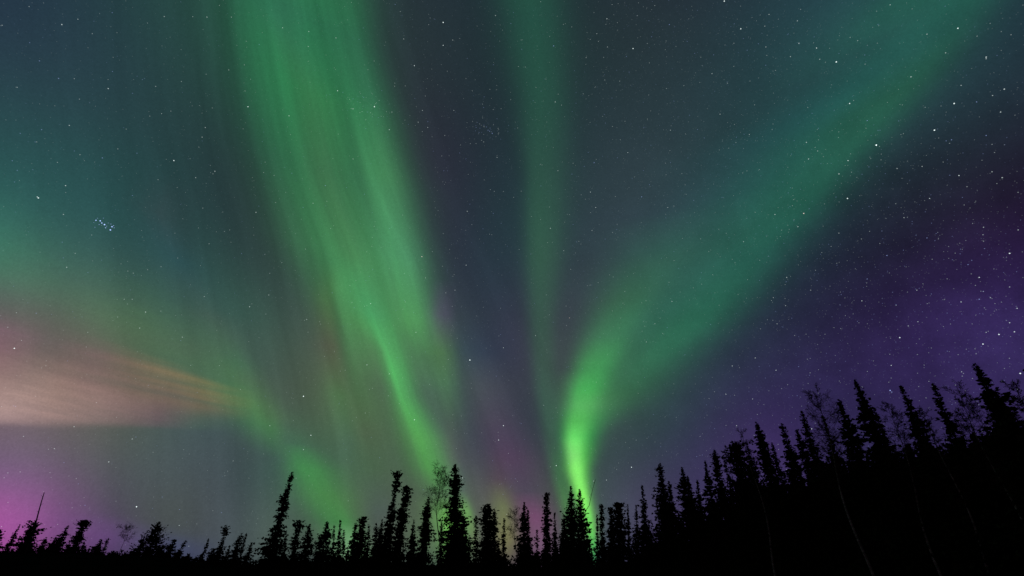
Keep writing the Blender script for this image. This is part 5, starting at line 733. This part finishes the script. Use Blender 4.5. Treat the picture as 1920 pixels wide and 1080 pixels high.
def root_empty(name, x, y, label, cat, group):
    e = bpy.data.objects.new(name, None)
    e.empty_display_size = 0.5
    COL.objects.link(e)
    e.location = (x, y, ground_z(x, y) - 0.05)
    return tag(e, label, cat, group)
def make_spruce(x, y, lx, ly, H, R, prof, t0, dens, label, group, seed):
    rng = np.random.default_rng(seed)
    e = root_empty('black_spruce', x, y, label, 'spruce', group)
    V, F = [], []
    hs = [0, .1, .3, .55, .8, .985]
    r0 = .008 * H + .03
    tube(V, F, [(lx * h + .03 * sin(h * 9), ly * h, H * h) for h in hs], [r0 * (1 - .93 * h) for h in hs], 7)
    mesh_obj('trunk', V, F, MAT_BARK, e, True)
    cv_, cf_ = spruce_sprays(H, R, (lx, ly), prof, t0, dens, rng)
    mesh_obj('crown', cv_.tolist(), cf_, MAT_NEEDLES, e)
    return e
def make_birch(x, y, lx, ly, H, R, dens, label, group, seed, r0=None):
    rnd = random.Random(seed)
    e = root_empty('bare_birch', x, y, label, 'birch', group)
    V, F = [], []
    r0 = r0 or .0062 * H + .02
    wob = rnd.uniform(0, 6)
    def axis(h):
        return np.array([lx * h + .03 * H * sin(h * 6 + wob) * h * (1 - h) * 4, ly * h + .03 * H * cos(h * 5 + wob) * h * (1 - h) * 4, H * h])
    hs = [i / 16 for i in range(17)]
    tube(V, F, [axis(h) for h in hs], [max(r0 * (1 - .96 * h), .012) for h in hs], 7)
    mesh_obj('trunk', V, F, MAT_BIRCH, e, True)
    TV, TF = [], []
    def branch(p, d, length, rad, depth):
        steps = 4
        pts, q, v = [p], p.copy(), d.copy()
        for i in range(steps):
            v = v + np.array([rnd.gauss(0, .18), rnd.gauss(0, .18), rnd.gauss(.03 if depth < 2 else -.05, .13)])
            v = v / np.linalg.norm(v)
            q = q + v * length / steps
            pts.append(q.copy())
        tube(TV, TF, pts, [rad * (1 - .7 * i / steps) for i in range(steps + 1)], 3)
        if depth < 3:
            nchild = {0: 7, 1: 5, 2: 4}[depth]
            for _ in range(nchild):
                i = rnd.randint(1, steps)
                f = v if i == steps else (pts[i] - pts[i - 1]) / max(np.linalg.norm(pts[i] - pts[i - 1]), 1e-6)
                nd = f + np.array([rnd.gauss(0, .55), rnd.gauss(0, .55), rnd.gauss(.12, .4)])
                nd = nd / np.linalg.norm(nd)
                branch(pts[i], nd, length * rnd.uniform(.4, .65), max(rad * .55, .0085), depth + 1)
    nl = max(6, int(26 * dens ** .7))
    for k in range(nl):
        h = .48 + .5 * (k + rnd.random()) / nl
        a = k * 2.4 + rnd.uniform(-.4, .4)
        wid = R * (1.05 if h < .8 else 1.05 - 2.6 * (h - .8)) * rnd.uniform(.55, 1.1)
        up = rnd.uniform(.55, 1.15)
        d = np.array([cos(a), sin(a), up]); d /= np.linalg.norm(d)
        ln = min(wid * 1.15, (1.03 - h) * H * 1.6 + .25)
        branch(axis(h), d, ln, max(r0 * (1 - h) * .36, .011), 0)
    mesh_obj('crown', TV, TF, MAT_TWIG, e)
    return e

GROUP = {'spruce': 'black spruces of the forest edge', 'birch': 'leafless birches among the spruces'}
for i, row in enumerate(TREES):
    kind, x, y, lx, ly, H, R, prof, t0, dens, label = row
    if kind == 'spruce':
        make_spruce(x, y, lx, ly, H, R, prof, t0, dens, label, GROUP[kind], 100 + i)
    elif kind == 'birch':
        make_birch(x, y, lx, ly, H, R, dens, label, GROUP[kind], 300 + i)
    elif kind == 'snag':
        V, F = [], []
        hs = [0, .2, .45, .7, .85, 1.0]
        tube(V, F, [(lx * h + .12 * sin(h * 5), ly * h, H * h) for h in hs], [.14 * (1 - .62 * h) for h in hs], 7)
        for h, a, l in ((.55, .5, .35), (.68, 3.4, .3), (.8, 1.4, .4), (.93, 4.2, .3)):
            b = np.array([lx * h + .12 * sin(h * 5), ly * h, H * h])
            tube(V, F, [b, b + np.array([cos(a) * l, sin(a) * l, .15])], [.03, .012], 4)
        o = mesh_obj('dead_snag', V, F, MAT_SNAG, smooth=True)
        o.location = (x, y, ground_z(x, y) - .1)
        tag(o, label, 'snag')
    else:                                                    # bare sapling with a long slanting twig
        e = root_empty('bare_sapling', x, y, label, 'sapling', None)
        V, F = [], []
        sx, sy, ztop = lx, ly, H
        hf = .62
        fork = np.array([-.02 * sx, 0, H * hf])
        tube(V, F, [(0, 0, 0), (-.1, 0, H * .3), fork, (-.06, 0, H * .8)], [.05, .04, .03, .012], 5)
        mesh_obj('trunk', V, F, MAT_TWIG, e)
        V, F = [], []
        tube(V, F, [fork, fork * .6 + np.array([sx * .42, sy * .4, H * .34]), (sx * .75, sy, H * .9), (sx, sy, H)], [.03, .026, .02, .012], 4)
        for h, l in ((.45, .5), (.7, -.4), (.85, .35)):
            b = fork * (1 - h) + np.array([sx, sy, H]) * h
            tube(V, F, [b, b + np.array([l * .5, .1, .45])], [.014, .008], 3)
        mesh_obj('branch', V, F, MAT_TWIG, e)

# ------------------------------------------------------------------ wood behind the front row, one dark mass
rng = np.random.default_rng(5)
BV, BF, nv = [], [], 0
for (x, y, H, R) in BACKWOOD:
    prof = ['cone', 'taper', 'cone', 'spire'][rng.integers(4)]
    v_, f_ = spruce_sprays(H, R, (rng.normal(0, .15), rng.normal(0, .15)), prof, .0, .8, rng, spray=.36, per_m=20.0)
    v_ = v_ + np.array([[x, y, ground_z(x, y) - .05]])
    BV.append(v_); BF += [tuple(i + nv for i in f) for f in f_]; nv += len(v_)
tag(mesh_obj('background_wood', np.concatenate(BV).tolist(), BF, MAT_NEEDLES), kind='stuff', label='dark mass of spruce wood filling the gaps behind the front trees', cat='wood')

# ------------------------------------------------------------------ low scrub along the forest edge
SV, SF, nv = [], [], 0
for k in range(2600):
    az = rng.uniform(-62, 62)
    row = float(np.interp(az, ROW_AZ, ROW_R))
    r = row * rng.uniform(.9, 1.06)
    x, y = r * sin(radians(az)), r * cos(radians(az))
    h = rng.uniform(.25, .7) * (1.25 if az > -28 else .7) * rng.choice([1, 1, 1, 1.5])
    m = 26
    u = rng.random(m)
    a = rng.uniform(0, 2 * pi, m)
    rr = (.15 + .45 * (1 - u)) * h * rng.random(m) ** .5
    P = np.stack([x + rr * np.cos(a), y + rr * np.sin(a), ground_z(x, y) + h * u], 1)
    D = np.stack([np.cos(a) * .5, np.sin(a) * .5, rng.uniform(.3, 1.2, m)], 1); D /= np.linalg.norm(D, axis=1, keepdims=True)
    W = np.cross(D, rng.normal(0, 1, (m, 3))); W /= np.linalg.norm(W, axis=1, keepdims=True)
    ln = .2 * h + .1
    V = np.stack([P - D * ln * .4, P + W * ln * .35, P + D * ln, P - W * ln * .35], 1).reshape(-1, 3)
    SV.append(V); SF += (np.arange(len(V)) + nv).reshape(-1, 4).tolist(); nv += len(V)
tag(mesh_obj('scrub', np.concatenate(SV).tolist(), SF, MAT_SHRUB), kind='stuff', label='low dark scrub along the foot of the trees', cat='scrub')

# ------------------------------------------------------------------ stars: far off glowing points, thousands of them
def star_mat():
    m = bpy.data.materials.new('starlight'); m.use_nodes = True
    nt = m.node_tree; nt.nodes.clear()
    at = nt.nodes.new('ShaderNodeAttribute'); at.attribute_name = 'star_colour'
    em = nt.nodes.new('ShaderNodeEmission'); tr = nt.nodes.new('ShaderNodeBsdfTransparent')
    ad = nt.nodes.new('ShaderNodeAddShader'); ou = nt.nodes.new('ShaderNodeOutputMaterial')
    nt.links.new(at.outputs['Color'], em.inputs['Color'])
    nt.links.new(em.outputs[0], ad.inputs[0]); nt.links.new(tr.outputs[0], ad.inputs[1]); nt.links.new(ad.outputs[0], ou.inputs['Surface'])
    m.cycles.emission_sampling = 'NONE'
    return m
SR = 20000.0
stars = [(a, e, b, c) for a, e, b, c in STARS]
rs = np.random.default_rng(11)
NF = 100000
fa = rs.uniform(-180, 180, NF); fe = np.degrees(np.arcsin(rs.uniform(.0, 1, NF)))
fb = .085 * (rs.random(NF) + 1e-3) ** -.42
milky = np.exp(-((fa - 38 + .35 * (fe - 25)) / 22) ** 2)      # the Milky Way stands right of the middle
for a, e, b, m_ in zip(fa, fe, fb, milky):
    if abs(a) > 75 and e < 55: continue                       # thin out the sky behind and beside
    if rs.random() < .42 + .58 * m_:
        stars.append((a, e, min(b, .36), 'b' if rs.random() < .3 else 'w'))
for (ca, ce, sa, n_) in ((-22.9, 46.8, 1.7, 60), (-3.8, 46.5, 1.1, 40), (5.2, 49.8, 3.0, 40), (44.0, 20.0, 5.0, 170), (40.0, 30.0, 6.0, 120)):   # open clusters
    for _ in range(n_):
        stars.append((ca + rs.normal(0, sa) / cos(radians(ce)), ce + rs.normal(0, sa * (.55 if sa < 4 else .9)), rs.uniform(.12, .36), 'w' if rs.random() < .6 else 'b'))
HUE = {'w': (.86, 1.0, .98), 'b': (.40, .52, 1.0), 'r': (1.0, .78, .70)}
PV, PF, PC = [], [], []
for a, e, b, c in stars:
    d = np.array([sin(radians(a)) * cos(radians(e)), cos(radians(a)) * cos(radians(e)), sin(radians(e))])
    p = d * SR
    size = SR * radians(.032 + .026 * min(b, 1.2))
    u = np.cross(d, [0, 0, 1.0]); u /= np.linalg.norm(u); w = np.cross(d, u)
    k = len(PV)
    for q in (u, w, -u, -w, d, -d):
        PV.append(tuple(p + q * size))
    F8 = [(0, 1, 4), (1, 2, 4), (2, 3, 4), (3, 0, 4), (1, 0, 5), (2, 1, 5), (3, 2, 5), (0, 3, 5)]
    PF += [tuple(k + i for i in f) for f in F8]
    g = STAR_GAIN * b ** 1.5
    h = HUE[c]
    PC += [(h[0] * g, h[1] * g, h[2] * g, 1.0)] * 8
so = mesh_obj('stars', PV, PF, star_mat())
ca_ = so.data.color_attributes.new('star_colour', 'FLOAT_COLOR', 'CORNER')
ca_.data.foreach_set('color', np.repeat(np.array(PC, np.float32), 3, axis=0).ravel())
tag(so, kind='stuff', label='small white and bluish stars scattered over the whole sky', cat='stars')
